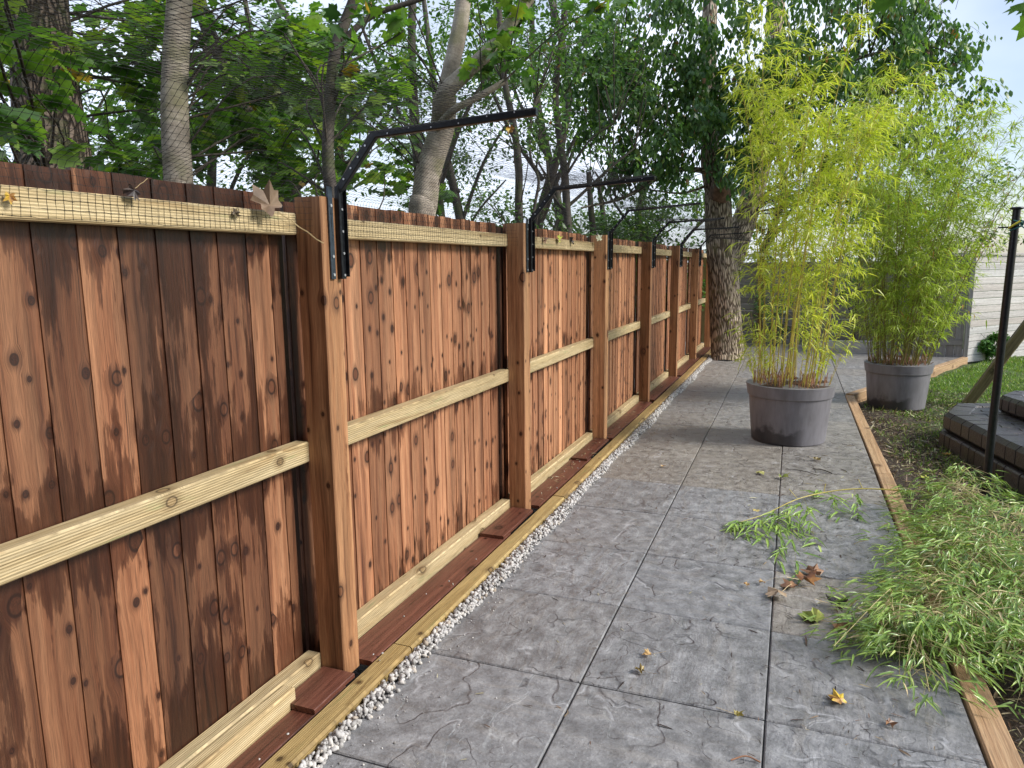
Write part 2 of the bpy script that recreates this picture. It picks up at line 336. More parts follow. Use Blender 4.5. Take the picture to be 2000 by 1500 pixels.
def tube_arrays(pts, rad, n=8, lump=0., cap=True, seed=0):
    pts = np.asarray(pts, float); rad = np.asarray(rad, float) if np.ndim(rad) else np.full(len(pts), rad)
    d = np.gradient(pts, axis=0); d /= np.linalg.norm(d, axis=1)[:, None]+1e-9
    ref = np.array([0, 0, 1.]) if abs(d[0, 2]) < .8 else np.array([1., 0, 0])
    a = np.cross(d, ref); a /= np.linalg.norm(a, axis=1)[:, None]+1e-9; b = np.cross(d, a)
    th = np.arange(n)*2*np.pi/n
    s = np.concatenate([[0], np.cumsum(np.linalg.norm(np.diff(pts, axis=0), axis=1))])
    rr = rad[:, None]*np.ones((1, n))
    if lump:
        q = np.random.default_rng(seed)
        for fr in (2, 3, 5, 7):
            rr = rr*(1+lump*q.uniform(.3, 1)/math.sqrt(fr)*np.sin(fr*th[None]+s[:, None]*q.uniform(1, 5)+q.uniform(0, 6)))
    V = pts[:, None]+rr[..., None]*(np.cos(th)[None, :, None]*a[:, None]+np.sin(th)[None, :, None]*b[:, None])
    W = np.stack([np.repeat(s[:, None], n, 1)+seed*3.1, rad[:, None]*np.cos(th)[None]+seed, rad[:, None]*np.sin(th)[None]], -1)
    m = len(pts); i = np.arange(m-1)[:, None]*n; k = np.arange(n)[None]; k2 = (k+1) % n
    Q = np.stack([i+k, i+k2, i+n+k2, i+n+k], -1).reshape(-1, 4)
    V = V.reshape(-1, 3); W = W.reshape(-1, 3)
    if cap and n >= 4:   # close the tip with a point ring
        tip = len(V); V = np.vstack([V, pts[-1], pts[0]]); W = np.vstack([W, W[-1], W[0]])
        e = (m-1)*n; ks = np.arange(0, n, 1)
        c1 = np.stack([e+ks, e+(ks+1) % n, np.full(n, tip), np.full(n, tip)], -1)
        Qc = c1[:, [0, 1, 2, 2]]
        return V, Q, W, np.stack([e+ks, e+(ks+1) % n, np.full(n, tip)], -1)
    return V, Q, W, None
def smoothpath(pts, k=6):
    p = np.asarray(pts, float)
    if len(p) < 3: 
        t = np.linspace(0, 1, k+1)[:, None]; return p[0]*(1-t)+p[-1]*t
    q = np.vstack([2*p[0]-p[1], p, 2*p[-1]-p[-2]]); o = []
    for i in range(1, len(q)-2):
        for t in np.linspace(0, 1, k, endpoint=False):
            o.append(.5*((2*q[i])+(-q[i-1]+q[i+1])*t+(2*q[i-1]-5*q[i]+4*q[i+1]-q[i+2])*t*t+(-q[i-1]+3*q[i]-3*q[i+1]+q[i+2])*t**3))
    o.append(q[-2]); return np.array(o)
class TB:
    """collects tubes into one quad mesh"""
    def __init__(s): s.V = []; s.Q = []; s.W = []; s.b = 0; s.seed = 1
    def tube(s, pts, rad, n=6, lump=0.):
        pts = np.asarray(pts, float)
        V, Q, W, _ = tube_arrays(pts, rad, n, lump, cap=False, seed=s.seed); s.seed += 1
        s.V.append(V); s.Q.append(Q+s.b); s.W.append(W); s.b += len(V)
    def build(s, name, mat, parent=None, smooth=True, rnd=None):
        V = np.vstack(s.V); return npmesh(name, V, np.vstack(s.Q), [mat], parent, {'wc': np.vstack(s.W), 'rnd': rng.random(len(V)) if rnd is None else np.full(len(V), rnd)}, smooth=smooth)

# leaf templates: x = length, y = width, z = normal ; triangles
def T_lobed():
    ang = [0, 22, 38, 62, 80, 108, 128, 150, 180]; rad = [.62, .40, .60, .37, .54, .33, .43, .27, .16]
    pts = [(.35, 0, .0)]; ring = []
    for a, q in zip(ang, rad): ring.append((q, a))
    full = ring+[(q, -a) for q, a in ring[-2:0:-1]]
    for q, a in full:
        x = .38+q*math.cos(R(a)); y = q*math.sin(R(a)); pts.append((x, y, -.10*abs(y)-.12*max(0, x-.5)**2))
    n = len(full); return np.array(pts), np.array([(0, 1+i, 1+(i+1) % n) for i in range(n)])
def T_simple():
    P = np.array([(0, 0, 0), (.35, .28, -.03), (.35, -.28, -.03), (.75, .22, -.05), (.75, -.22, -.05), (1.05, 0, -.12), (.5, 0, .03)])
    return P, np.array([(0, 2, 6), (0, 6, 1), (1, 6, 3), (6, 2, 4), (3, 6, 5), (6, 4, 5)])
def T_lance(w=.075, droop=.22):
    P = []; xs = [0, .18, .55, 1.]; ws = [.25, 1., .75, 0]
    for x, q in zip(xs, ws):
        z = -droop*x*x; P += [(x, w*q, z+.02*q), (x, 0, z-.012), (x, -w*q, z+.02*q)]
    F = []
    for i in range(3):
        a = i*3; b = a+3
        F += [(a, a+1, b+1), (a, b+1, b), (a+1, a+2, b+2), (a+1, b+2, b+1)]
    return np.array(P), np.array([q for q in F if True])
TL, TS, TB_, TBl = T_lobed(), T_simple(), T_lance(.062), T_lance(.055, .1)

def leaf_frames(D, N):
    D = D/(np.linalg.norm(D, axis=1)[:, None]+1e-9); S = np.cross(N, D); S /= np.linalg.norm(S, axis=1)[:, None]+1e-9
    N2 = np.cross(D, S); return np.stack([D, S, N2], 1)       # rows: x,y,z axes
def leaves(tmpl, P, D, N, size):
    Tv, Tf = tmpl; Fm = leaf_frames(D, N); n = len(P)
    V = P[:, None]+np.einsum('mk,nkj->nmj', Tv, Fm)*np.asarray(size)[:, None, None]
    F = Tf[None]+(np.arange(n)*len(Tv))[:, None, None]
    return V.reshape(-1, 3), F.reshape(-1, 3)
def leafmesh(name, mat, tmpl, P, D, N, size, rnd, parent=None):
    V, F = leaves(tmpl, P, D, N, size)
    return npmesh(name, V, F, [mat], parent, {'rnd': np.repeat(rnd, len(tmpl[0]))})
def runit(n):
    v = rng.normal(size=(n, 3)); return v/np.linalg.norm(v, axis=1)[:, None]

# ================================================================== SETTING
def fx(y): return -1.4107+.010546*y      # path-side face line of the fence posts
# --- ground: one sheet to the horizon
def gridaxis(a, b, step, far):
    core = np.arange(a, b+1e-6, step); g_ = [b+step*1.6**k for k in range(1, 22)]; g2_ = [a-step*1.6**k for k in range(1, 22)]
    g_ = [v for v in g_ if v < far]+[far]; g2_ = [v for v in g2_ if v > -far]+[-far]
    return np.array(sorted(g2_)+list(core)+g_)
gx = gridaxis(-2, 6, .12, 900); gy = gridaxis(0, 16, .12, 900)
X, Y = np.meshgrid(gx, gy)
Z = -.085+.012*np.sin(X*2.1+Y*.7)*np.cos(Y*1.7)+.010*np.sin(X*7+Y*5)+rng.normal(size=X.shape)*.004
Z = np.where((X < .72) & (Y < 14), -.1, Z)
ny, nx = X.shape; idx = np.arange(ny*nx).reshape(ny, nx)
Qg = np.stack([idx[:-1, :-1], idx[:-1, 1:], idx[1:, 1:], idx[1:, :-1]], -1).reshape(-1, 4)
g = NG('ground_soil_and_grass'); geo = g.t.nodes.new('ShaderNodeNewGeometry'); pos = geo.outputs['Position']
px_, py_, pz_ = g.sep(pos)
n1 = g.noise(pos, 2.2, 4, .6); n2 = g.noise(pos, 45., 5, .7); n3 = g.noise(pos, 14., 4, .6)
soil = g.ramp(n2, [(.3, (.018, .013, .010)), (.5, (.05, .036, .026)), (.72, (.13, .095, .065))])
grs = g.ramp(n2, [(.3, (.025, .045, .010)), (.55, (.06, .11, .02)), (.75, (.13, .17, .045))])
lim = g.math('ADD', g.math('SUBTRACT', px_, 1.15), g.math('MULTIPLY', g.math('SUBTRACT', n1, .5), 1.3))
lim = g.math('ADD', lim, g.math('MULTIPLY', g.math('SUBTRACT', py_, 6.), .06))
gm = g.math('MULTIPLY', g.sstep(lim, .0, .35), g.sstep(n3, .33, .5))
g.set(col=g.mix(gm, soil, grs), rough=.85); g.bump(n2, .8, .02)
npmesh('ground', np.stack([X, Y, Z], -1).reshape(-1, 3), Qg, [g.m])
tag(bpy.data.objects['ground'], 'mulch and short lawn ground around the patio', kind='structure')

# --- patio: slabs on a mortar bed
g = NG('riven_slab_stone'); wc = g.attr('wc'); rn = g.attr('rnd', 'Fac'); tn = g.attr('tone', 'Fac')
geo = g.t.nodes.new('ShaderNodeNewGeometry'); pos = geo.outputs['Position']
wv = g.vm('ADD', wc, g.vm('SCALE', g.noise(wc, 3.5, 3, .5, o='Color'), .16))
wv2 = g.vm('MULTIPLY', wv, (1.25, 1.0, 1.))
lay = g.math('MULTIPLY', g.noise(g.vm('MULTIPLY', wv2, (1., .72, 1.)), 2.6, 3, .5), 6.)
fr = g.math('FRACT', lay)
step = g.math('ADD', g.math('FLOOR', lay), g.sstep(fr, .90, 1.))
lay2 = g.math('MULTIPLY', g.noise(g.vm('ADD', wv, (3.1, 7.7, 0.)), 7., 2, .5), 5.)
gate = g.sstep(g.noise(wc, 2.6, 2), .50, .60)
step2 = g.math('MULTIPLY', g.math('ADD', g.math('FLOOR', lay2), g.sstep(g.math('FRACT', lay2), .9, 1.)), gate)
fine = g.noise(wc, 90., 5, .7); med = g.noise(wc, 16., 5, .62); strk = g.noise(g.vm('MULTIPLY', wv, (4., 26., 4.)), 1., 4, .6)
edge1 = g.math('SUBTRACT', 1., g.sstep(g.math('ABSOLUTE', g.math('SUBTRACT', fr, .95)), .008, .032))
e2 = g.math('MULTIPLY', g.math('SUBTRACT', 1., g.sstep(g.math('ABSOLUTE', g.math('SUBTRACT', g.math('FRACT', lay2), .95)), .02, .07)), gate)
keep = g.sstep(g.noise(wc, 4.3, 3), .46, .56)
grey = g.ramp(med, [(.30, (.135, .139, .148)), (.5, (.212, .217, .230)), (.70, (.305, .311, .328))])
beige = g.ramp(med, [(.28, (.17, .148, .125)), (.5, (.255, .225, .190)), (.72, (.34, .31, .265))])
c = g.mix(tn, grey, beige)
c = g.mix(g.math('MULTIPLY', g.sstep(strk, .5, .66), .35), c, g.mix(.5, c, (.33, .29, .24), 'MIX'))
blot = g.sstep(g.noise(wc, 5.5, 5, .7), .56, .72); c = g.mix(g.math('MULTIPLY', blot, .30), c, (.075, .072, .07))
c = g.mix(1., c, g.ramp(fine, [(.3, .80), (.7, 1.18)]), 'MULTIPLY')
spk = g.sstep(g.vor(wc, 95., 'F1')['Distance'], .20, .10); spk = g.math('MULTIPLY', spk, g.sstep(g.noise(wc, 6., 3), .54, .62))
c = g.mix(g.math('MULTIPLY', spk, .5), c, (.5, .5, .5))
ed = g.math('MULTIPLY', g.math('MAXIMUM', edge1, e2), keep)
c = g.mix(g.math('MULTIPLY', ed, .48), c, (.035, .035, .04))
chalk = g.math('MULTIPLY', g.math('SUBTRACT', 1., g.sstep(g.math('ABSOLUTE', g.math('SUBTRACT', fr, .82)), .01, .055)), g.sstep(g.noise(g.vm('ADD', wc, (9., 2., 5.)), 7., 3, .6), .52, .6))
c = g.mix(g.math('MULTIPLY', chalk, .42), c, (.52, .53, .56))
c = g.mix(1., c, g.comb(g.math('MULTIPLY_ADD', rn, .16, .92), g.math('MULTIPLY_ADD', rn, .16, .92), g.math('MULTIPLY_ADD', rn, .16, .92)), 'MULTIPLY')
g.set(col=c, rough=g.ramp(med, [(.3, .30), (.7, .58)]), spec=.5)
b1 = g.bump(g.math('ADD', g.math('MULTIPLY', step, .9), g.math('MULTIPLY', step2, .6)), .75, .005)
b2 = g.bump(g.math('ADD', med, g.math('MULTIPLY', strk, .8)), .75, .011, b1); g.bump(fine, .6, .004, b2)
M_SLAB = g.m
M_MORTAR = plain('dark_mortar', (.06, .058, .058), .9, nscale=50)
def clip(poly, a, b):       # keep the left side of a->b
    o = []; n = len(poly)
    def sd_(p): return (b[0]-a[0])*(p[1]-a[1])-(b[1]-a[1])*(p[0]-a[0])
    for i in range(n):
        p, q = poly[i], poly[(i+1) % n]; sp, sq = sd_(p), sd_(q)
        if sp >= 0: o.append(p)
        if sp*sq < 0: t = sp/(sp-sq); o.append((p[0]+t*(q[0]-p[0]), p[1]+t*(q[1]-p[1])))
    return o
EC = (.578, 8.45); ED = (2.40, 12.30)     # the patio's turned corner
mb = MB(); beigeset = {(0, 5), (0, 6), (1, 6), (1, 5), (1, 7), (2, 2), (0, 7)}
for ci in range(-1, 10):
    for ri in range(-4, 20):
        x0 = -1.215+.6*ci; x1 = x0+.6; y0 = 2.218+.6*(ri-1); y1 = y0+.6; gp = .0025
        if ci < 0 and y0 < 8: continue
        poly = [(x0+gp, y0+gp), (x1-gp, y0+gp), (x1-gp, y1-gp), (x0+gp, y1-gp)]
        if ci > 2:
            poly = clip(poly, EC, ED)
            if y1 < EC[1]: continue
        if y0 > 13.4 or len(poly) < 3: continue
        tn_ = .7 if (ci, ri) in beigeset else (random.uniform(0, .15) if ri < 5 else random.uniform(.3, .65))
        zt = random.uniform(-.0015, .0015); k = len(poly)
        off = (random.random()*50, random.random()*50, random.random()*50); rot = random.choice((0, 1, 2, 3))
        cx = sum(p[0] for p in poly)/k; cy = sum(p[1] for p in poly)/k
        def shr(p, d): 
            v = Vector((cx-p[0], cy-p[1])); return (p[0]+v.x/v.length*d, p[1]+v.y/v.length*d)
        vs = [(p[0], p[1], -.045) for p in poly]+[(p[0], p[1], zt-.004) for p in poly]+[(*shr(p, .006), zt) for p in poly]
        wcs = []
        for v in vs:
            a, b = v[0]-x0-.3, v[1]-y0-.3
            for _ in range(rot): a, b = -b, a
            wcs.append((a+off[0], b+off[1], v[2]+off[2]))
        fs = [tuple(range(2*k, 3*k))]+[(i, (i+1) % k, k+(i+1) % k, k+i) for i in range(k)]+[(k+i, k+(i+1) % k, 2*k+(i+1) % k, 2*k+i) for i in range(k)]
        mb.add(vs, fs, wcs, random.random(), tn_)
b = len(mb.F)
vs = [(-1.34, -.5, -.014), (.575, -.5, -.014), (.575, 8.45, -.014), (2.38, 12.3, -.014), (2.9, 13.8, -.014), (-1.8, 13.8, -.014), (-1.34, 10, -.014)]
mb.add(vs, [tuple(range(7))], vs, mi=1)
tag(mb.build('patio', [M_SLAB, M_MORTAR]), 'grey riven patio slabs laid in a square grid', kind='structure')

# --- right timber edging
ed = empty('timber_edging', (.63, 2., 0), 'pale timber edging along the right side of the patio slabs', 'edging')
segs_ = [((.634, .2), (.634, 2.9)), ((.634, 2.904), (.640, 5.3)), ((.640, 5.304), (.628, 8.44))]
for (a, b_) in segs_:
    m = MB(); m.beam((a[0], a[1], -.052), (b_[0], b_[1], -.052), .088, .12, ch=.005, segs=4, wob=.001, tone=1.); setp(m.build('plank', M_EDGE), ed)
m = MB(); m.beam((.63, 8.49, -.055), (2.43, 12.34, -.055), .08, .14, ch=.005, segs=4, tone=1.05); setp(m.build('plank', M_EDGE), ed)

# --- left timber edging between red boards and gravel
e2 = empty('fence_edging', (-1.28, 2., 0), 'greenish timber edging between the fence foot and the white gravel', 'edging')
ys = [.1, 2.18, 4.05, 4.75, 7.2, 9.6, 12.4]
for a, b_ in zip(ys[:-1], ys[1:]):
    xa, xb = -1.297+.0112*(a-1.5), -1.297+.0112*(b_-1.5); jx = random.uniform(-.004, .004)
    m = MB(); m.beam((xa+jx, a+.003, -.018), (xb+jx, b_-.003, -.018), .082, .096+random.uniform(-.004, .004), ch=.008, segs=3, wob=.0015, tone=random.uniform(.85, 1.05)); setp(m.build('plank', M_SLEEPER), e2)

# --- white gravel strip (countless stones)
phi = (1+5**.5)/2
ico = np.array([(-1, phi, 0), (1, phi, 0), (-1, -phi, 0), (1, -phi, 0), (0, -1, phi), (0, 1, phi), (0, -1, -phi), (0, 1, -phi), (phi, 0, -1), (phi, 0, 1), (-phi, 0, -1), (-phi, 0, 1)])/1.9
icf = np.array([(0, 11, 5), (0, 5, 1), (0, 1, 7), (0, 7, 10), (0, 10, 11), (1, 5, 9), (5, 11, 4), (11, 10, 2), (10, 7, 6), (7, 1, 8), (3, 9, 4), (3, 4, 2), (3, 2, 6), (3, 6, 8), (3, 8, 9), (4, 9, 5), (2, 4, 11), (6, 2, 10), (8, 6, 7), (9, 8, 1)])
def stones(P, S, rnd_, name, mat):
    n = len(P); q = runit(n); A = np.linalg.qr(rng.normal(size=(n, 3, 3)))[0]
    V = ico[None]*(1+rng.uniform(-.28, .28, (n, 12, 1)))*np.stack([rng.uniform(.8, 1.35, n), rng.uniform(.7, 1., n), rng.uniform(.5, .85, n)], -1)[:, None]
    V = np.einsum('nmk,nkj->nmj', V, A)*S[:, None, None]+P[:, None]
    F = icf[None]+(np.arange(n)*12)[:, None, None]
    return npmesh(name, V.reshape(-1, 3), F.reshape(-1, 3), [mat], None, {'rnd': np.repeat(rnd_, 12)})
g = NG('white_stone_chip'); rn = g.attr('rnd', 'Fac'); tcn = g.t.nodes.new('ShaderNodeTexCoord'); n = g.noise(tcn.outputs['Object'], 120, 4, .6)
c = g.ramp(rn, [(0., (.22, .21, .20)), (.25, (.40, .39, .38)), (.7, (.56, .55, .55)), (.92, (.64, .61, .57)), (1., (.32, .26, .2))]); c = g.mix(1., c, g.ramp(n, [(.3, .8), (.7, 1.1)]), 'MULTIPLY')
g.set(col=c, rough=.65); g.bump(n, .4, .003); M_STONE = g.m
n = 7500; yy = rng.uniform(.6, 12.2, n); t = rng.beta(1.15, 1.35, n)
xo = -1.250+.0112*(yy-1.5); wdt = .070+.012*np.sin(yy*2.3)+.01*np.sin(yy*7.1)
P = np.stack([xo+t*wdt, yy, .002+.024*np.sin(np.pi*np.clip(t*.9+.12, 0, 1))*rng.uniform(.1, 1, n)], -1)
S = rng.uniform(.0055, .0125, n)
k = 420; ys_ = rng.uniform(1.4, 8, k); sp = np.stack([-1.17+.0112*(ys_-1.5)+rng.exponential(.06, k), ys_, np.full(k, .002)], -1)
k2 = 26; spr = np.stack([rng.uniform(-1.40, -1.30, k2), rng.uniform(1.2, 6, k2), np.full(k2, .036)], -1)
P = np.vstack([P, sp, spr]); S = np.concatenate([S, rng.uniform(.0015, .0045, k), rng.uniform(.003, .006, k2)])
tag(stones(P, S, rng.random(len(P)), 'gravel', M_STONE), 'strip of white limestone chippings between timber edging and slabs', kind='stuff')

# ================================================================== FENCE
SP, Y0 = 1.79505, 1.956
PY = [Y0+SP*i for i in range(-1, 7)]      # near edge of each post
ptone = [.8, 1.0, 1.15, 1.5, .7, .85, 1.1, 1.35]
btone = [.64, 1.02, 1.22, 1.32, 1.3, 1.3, 1.3]  # near panel dark from damp and painted tree shade, far ones painted sunlit
fence = empty('timber_fence', (-1.45, 2, 0), 'tall closeboard timber fence of reddish brown boards with pale rails and square posts', 'fence')
for i, y in enumerate(PY):
    m = MB(); x = fx(y)
    zt = 1.638+random.uniform(-.004, .006)
    m.beam((x-.05, y+.048, .0), (x-.05, y+.048, zt), .096, .10, up=(1, 0, 0), ch=.004, segs=6, wob=.0012, tone=ptone[i]*.95, rnd=.5)
    setp(m.build('post', M_POST), fence)
for i in range(7):
    ya, yb = PY[i]+.096, PY[i+1]; xr = lambda y, o: fx(y)+o
    # boards
    m = MB(); y = ya+.012; bt = btone[i]
    while y < yb-.045:
        wv_ = random.uniform(.098, .118); y2 = min(y+wv_, yb-.034); x = fx(y)
        if y2-y < .03: break
        tone = bt*random.choice([.78, .9, 1., 1.08, 1.15])*random.uniform(.95, 1.05)
        if i == 0: tone = bt*[1.35, .72, .66, 1., .8, 1.35, .95, 1.25, .9][len(m.V)//36 % 9]*random.uniform(.95, 1.05)
        tilt = random.uniform(.0008, .0024); off = (random.random()*40, random.random()*40, random.random()*40); rnd_ = random.random()
        zb, zt = random.uniform(-.02, .0), 1.642+random.uniform(-.003, .005)
        vs = []; wcs = []; ns = 8
        for k in range(ns+1):
            z = zb+(zt-zb)*k/ns; wb = random.uniform(-.0015, .0015)
            for (yy_, xx_) in ((y+.0008+wb, -.150+tilt), (y2+.010, -.150-tilt), (y2+.010, -.172), (y+.0008+wb, -.166)):
                vs.append((x+xx_, yy_, z)); wcs.append((z+off[0], yy_-y+off[1], xx_*.5+off[2]))
        fs = []
        for k in range(ns):
            for q in range(4):
                q2 = (q+1) % 4; fs.append((k*4+q, k*4+q2, (k+1)*4+q2, (k+1)*4+q))
        fs += [(3, 2, 1, 0), tuple(ns*4+q for q in range(4))]
        m.add(vs, fs, wcs, rnd_, tone); y = y2
    setp(m.build('boards', M_BOARD), fence)
    m = MB(); m.beam((fx(yb)-.186, yb-.02, -.02), (fx(yb)-.186, yb-.02, 1.63), .10, .02, up=(1, 0, 0), tone=.4*bt, rnd=.5)  # battens toned dark to paint the shade in the gap beside each post
    setp(m.build('backing_batten', M_BOARD), fence); m = MB(); m.beam((fx(ya)-.186, ya, -.02), (fx(ya)-.186, ya, 1.63), .10, .02, up=(1, 0, 0), tone=.5*bt)
    setp(m.build('backing_batten', M_BOARD), fence)
    # rails: face 0.095 behind the post face
    for nm, z0, z1 in (('top_rail', 1.519, 1.587), ('middle_rail', .772, .842), ('bottom_rail', .004, .082)):
        s0 = random.uniform(-.006, .006)
        if i > 3: z0 -= .004; z1 -= .004
        m = MB(); m.beam((fx(ya)-.122, ya+.002, (z0+z1)/2+s0), (fx(yb)-.122, yb-.002, (z0+z1)/2), .054, z1-z0, ch=.004, segs=5, wob=.0012, tone=random.uniform(.92, 1.08), rnd=.5)
        setp(m.build(nm, M_RAIL), fence)
m = MB(); m.beam((fx(.5)-.069, .3, .040), (fx(1.75)-.069, 1.752, .042), .046, .072, ch=.004, segs=4, tone=1.05, rnd=.6); setp(m.build('bottom_rail', M_RAIL), fence)

# --- loose red boards laid flat along the foot of the fence
RB = 'flat red boards along the fence foot'
def redboard(x0, x1, y0_, y1_, z, th, label, tone=1., tilt=0.):
    m = MB(); xm = (x0+x1)/2
    d0 = fx(y0_)+1.39; d1 = fx(y1_)+1.39
    m.beam((xm+d0, y0_, z), (xm+d1, y1_, z+tilt), x1-x0, th, ch=.003, segs=5, wob=.0012, tone=tone, rnd=random.random())
    b = m.build('flat_board', M_RED); return tag(b, label, 'board', RB)
redboard(-1.432, -1.345, .2, 1.90, .008, .018, 'long wet red board lying flat beside the doubled pale bottom rail', 1.1)
redboard(-1.474, -1.342, 1.725, 1.948, .028, .018, 'short red offcut lying on a longer board at the foot of the nearest post', .95)
redboard(-1.478, -1.342, 2.056, 3.40, .012, .020, 'wet red board lying flat just beyond the nearest post', .95)
redboard(-1.478, -1.342, 3.30, 3.742, .031, .018, 'red board end overlapping another, right before the second post', 1.0)
redboard(-1.478, -1.345, 3.86, 5.0, .014, .020, 'flat red board running on from the second post', 1.15)
redboard(-1.470, -1.350, 4.9, 5.54, .033, .016, 'darker red board overlapping towards the third post', .85)
redboard(-1.478, -1.348, 5.66, 7.32, .012, .02, 'flat red board littered with dry leaves between third and fourth posts', .9)
redboard(-1.478, -1.350, 7.46, 9.12, .012, .02, 'flat red board between the dark fourth post and the fifth post', .95)
redboard(-1.478, -1.350, 9.25, 12.6, .012, .02, 'farthest flat red board running to the end of the fence', .9)

# --- steel brackets with angled arms that carry the net
BG = 'black steel angle brackets on the fence posts'
ordn = ['', 'nearest', 'second nearest', 'third', 'fourth', 'fifth', 'farthest', 'last']
def disc(m, c, nrm, r_, t=.002, mi=1):
    c = Vector(c); nrm = Vector(nrm).normalized(); a = nrm.orthogonal().normalized(); b_ = nrm.cross(a)
    vs = [c+a*r_*math.cos(k*math.pi/4)+b_*r_*math.sin(k*math.pi/4) for k in range(8)]; vs += [v+nrm*t for v in vs]
    m.add(vs, [tuple(range(8, 16))]+[(k, (k+1) % 8, 8+(k+1) % 8, 8+k) for k in range(8)], vs, mi=mi)
for i in range(1, 7):
    y = PY[i]; x = fx(y)
    lab = 'black bracket on the %s fence post, its arm bent inward over the path' % ordn[i]
    e = empty('fence_bracket', (x, y+.07, 1.5), lab, 'bracket', BG)
    ya, yb = y+.044, y+.086; aw = .020 if i < 3 else .015
    m = MB(); m.beam((x+.004, ya, 1.378), (x+.004, ya, 1.668), .024, .006, up=(1, 0, 0), ch=.001)
    for k in range(10): disc(m, (x+.0072, ya+.003, 1.50+.009*k), (1, 0, 0), .0022, .0006, 0)
    for z in (1.392, 1.45, 1.61): disc(m, (x+.007, ya, z), (1, 0, 0), .005, .003)
    setp(m.build('plate', [M_STEEL, M_BOLT_HOLE]), e)
    m = MB(); m.beam((x+.010, yb, 1.378), (x+.010, yb, 1.672), .024, .018, up=(1, 0, 0), ch=.002)
    m.beam((x+.0195, yb+.013, 1.385), (x+.0195, yb+.013, 1.69), .003, .022, up=(1, 0, 0), ch=.0005)
    for z in (1.39, 1.46, 1.53, 1.60, 1.655): disc(m, (x+.019, yb, z), (1, 0, 0), .0042, .003)
    setp(m.build('upright', [M_BLACK, M_BOLT_HOLE]), e)
    m = MB(); A_ = Vector((x+.012, yb, 1.66)); B_ = Vector((x+.150, yb+.002, 1.822)); C_ = Vector((x+.685, yb+.004, 1.848+random.uniform(-.008, .012)))
    m.beam(A_, B_, aw, aw*1.3, up=(-.7, 0, .7), ch=.003); d = (C_-B_).normalized(); m.beam(B_-d*.012, C_, aw, aw*1.1, up=(0, 0, 1), ch=.003)
    for t in (.2, .4, .6, .8): q = A_.lerp(B_, t); disc(m, (q.x, q.y-.0125, q.z), (0, -1, 0), .0032, .0015)  # pale discs for bolts and holes, painting the sky seen through the arm
    for t in (.1, .24, .38, .55, .72, .88): q = B_.lerp(C_, t); disc(m, (q.x, q.y-.0125, q.z+random.choice((-.004, .004))), (0, -1, 0), .0022, .001)
    setp(m.build('arm', [M_BLACK, M_BOLT_HOLE]), e)

# --- the net: from the top rail up over the arms
CELL = .019
ny_ = int((11.0+.05)/CELL); ysn = -.05+CELL*np.arange(ny_)
prof = np.array([(-.094, 1.526), (-.094, 1.560), (-.093, 1.588), (-.110, 1.650), (.02, 1.70), (.150, 1.826), (.42, 1.840), (.690, 1.852)])
sl = np.concatenate([[0], np.cumsum(np.linalg.norm(np.diff(prof, axis=0), axis=1))]); nx_ = int(sl[-1]/CELL)+1; st_ = np.linspace(0, sl[-1], nx_)
U = np.interp(st_, sl, prof[:, 0]); Wz = np.interp(st_, sl, prof[:, 1])
GY, GU = np.meshgrid(ysn, U, indexing='ij'); GZ = np.tile(Wz, (ny_, 1)); SS = np.tile(st_/sl[-1], (ny_, 1))
ph = ((GY-(Y0+.086)) % SP)/SP; sag = np.sin(np.pi*ph)
GXn = -1.4107+.010546*GY+GU+.0
GXn = GXn-.10*sag*np.clip(SS-.55, 0, 1)*1.2
GZ = GZ-.055*sag*np.clip((SS-.2)*1.5, 0, 1)+.006*np.sin(GY*9+SS*5)*np.clip(SS-.15, 0, 1)+.012*np.sin(GY*3.1+SS*9)*np.clip(SS-.2, 0, 1)
inpost = np.exp(-((ph-(1-.04/SP))/.035)**2)+np.exp(-((ph+.04/SP)/.035)**2)
GXn = GXn+.101*np.clip(inpost, 0, 1)*(SS < .12)+.045*np.clip(inpost, 0, 1)*((SS >= .12) & (SS < .2))
GXn += rng.normal(size=GXn.shape)*.0007; GZ += rng.normal(size=GZ.shape)*.0008; GYn = GY+rng.normal(size=GY.shape)*.0009+.004*np.sin(GY*5+SS*7)
far_ = np.clip((GY-9.0)/2., 0, 1); GXn += far_*.15*SS; GZ -= far_*.12*SS
PN = np.stack([GXn, GYn, GZ], -1)
def strands(A, B, r0):
    d = B-A; Ln = np.linalg.norm(d, axis=1)[:, None]; d = d/Ln; ref = np.tile([0.31, .2, .93], (len(A), 1)); a = np.cross(d, ref); a /= np.linalg.norm(a, axis=1)[:, None]; b_ = np.cross(d, a)
    th = np.array([0, 2*np.pi/3, 4*np.pi/3]); off = r0*(np.cos(th)[None, :, None]*a[:, None]+np.sin(th)[None, :, None]*b_[:, None])
    V = np.concatenate([A[:, None]+off, B[:, None]+off], 1); n_ = len(A); base = (np.arange(n_)*6)[:, None, None]
    Q = np.array([(0, 1, 4, 3), (1, 2, 5, 4), (2, 0, 3, 5)])[None]+base
    return V.reshape(-1, 3), Q.reshape(-1, 4)
A1 = PN[:-1].reshape(-1, 3); B1 = PN[1:].reshape(-1, 3); A2 = PN[:, :-1].reshape(-1, 3); B2 = PN[:, 1:].reshape(-1, 3)
V1, Q1 = strands(np.vstack([A1, A2]), np.vstack([B1, B2]), .00050)
nn = (GY < 4.2); K = PN[nn]; oc = np.array([(1, 0, 0), (-1, 0, 0), (0, 1, 0), (0, -1, 0), (0, 0, 1), (0, 0, -1)])*.0016
VK = (K[:, None]+oc[None]).reshape(-1, 3); FK = np.array([(0, 2, 4, 4), (2, 1, 4, 4), (1, 3, 4, 4), (3, 0, 4, 4), (2, 0, 5, 5), (1, 2, 5, 5), (3, 1, 5, 5), (0, 3, 5, 5)])
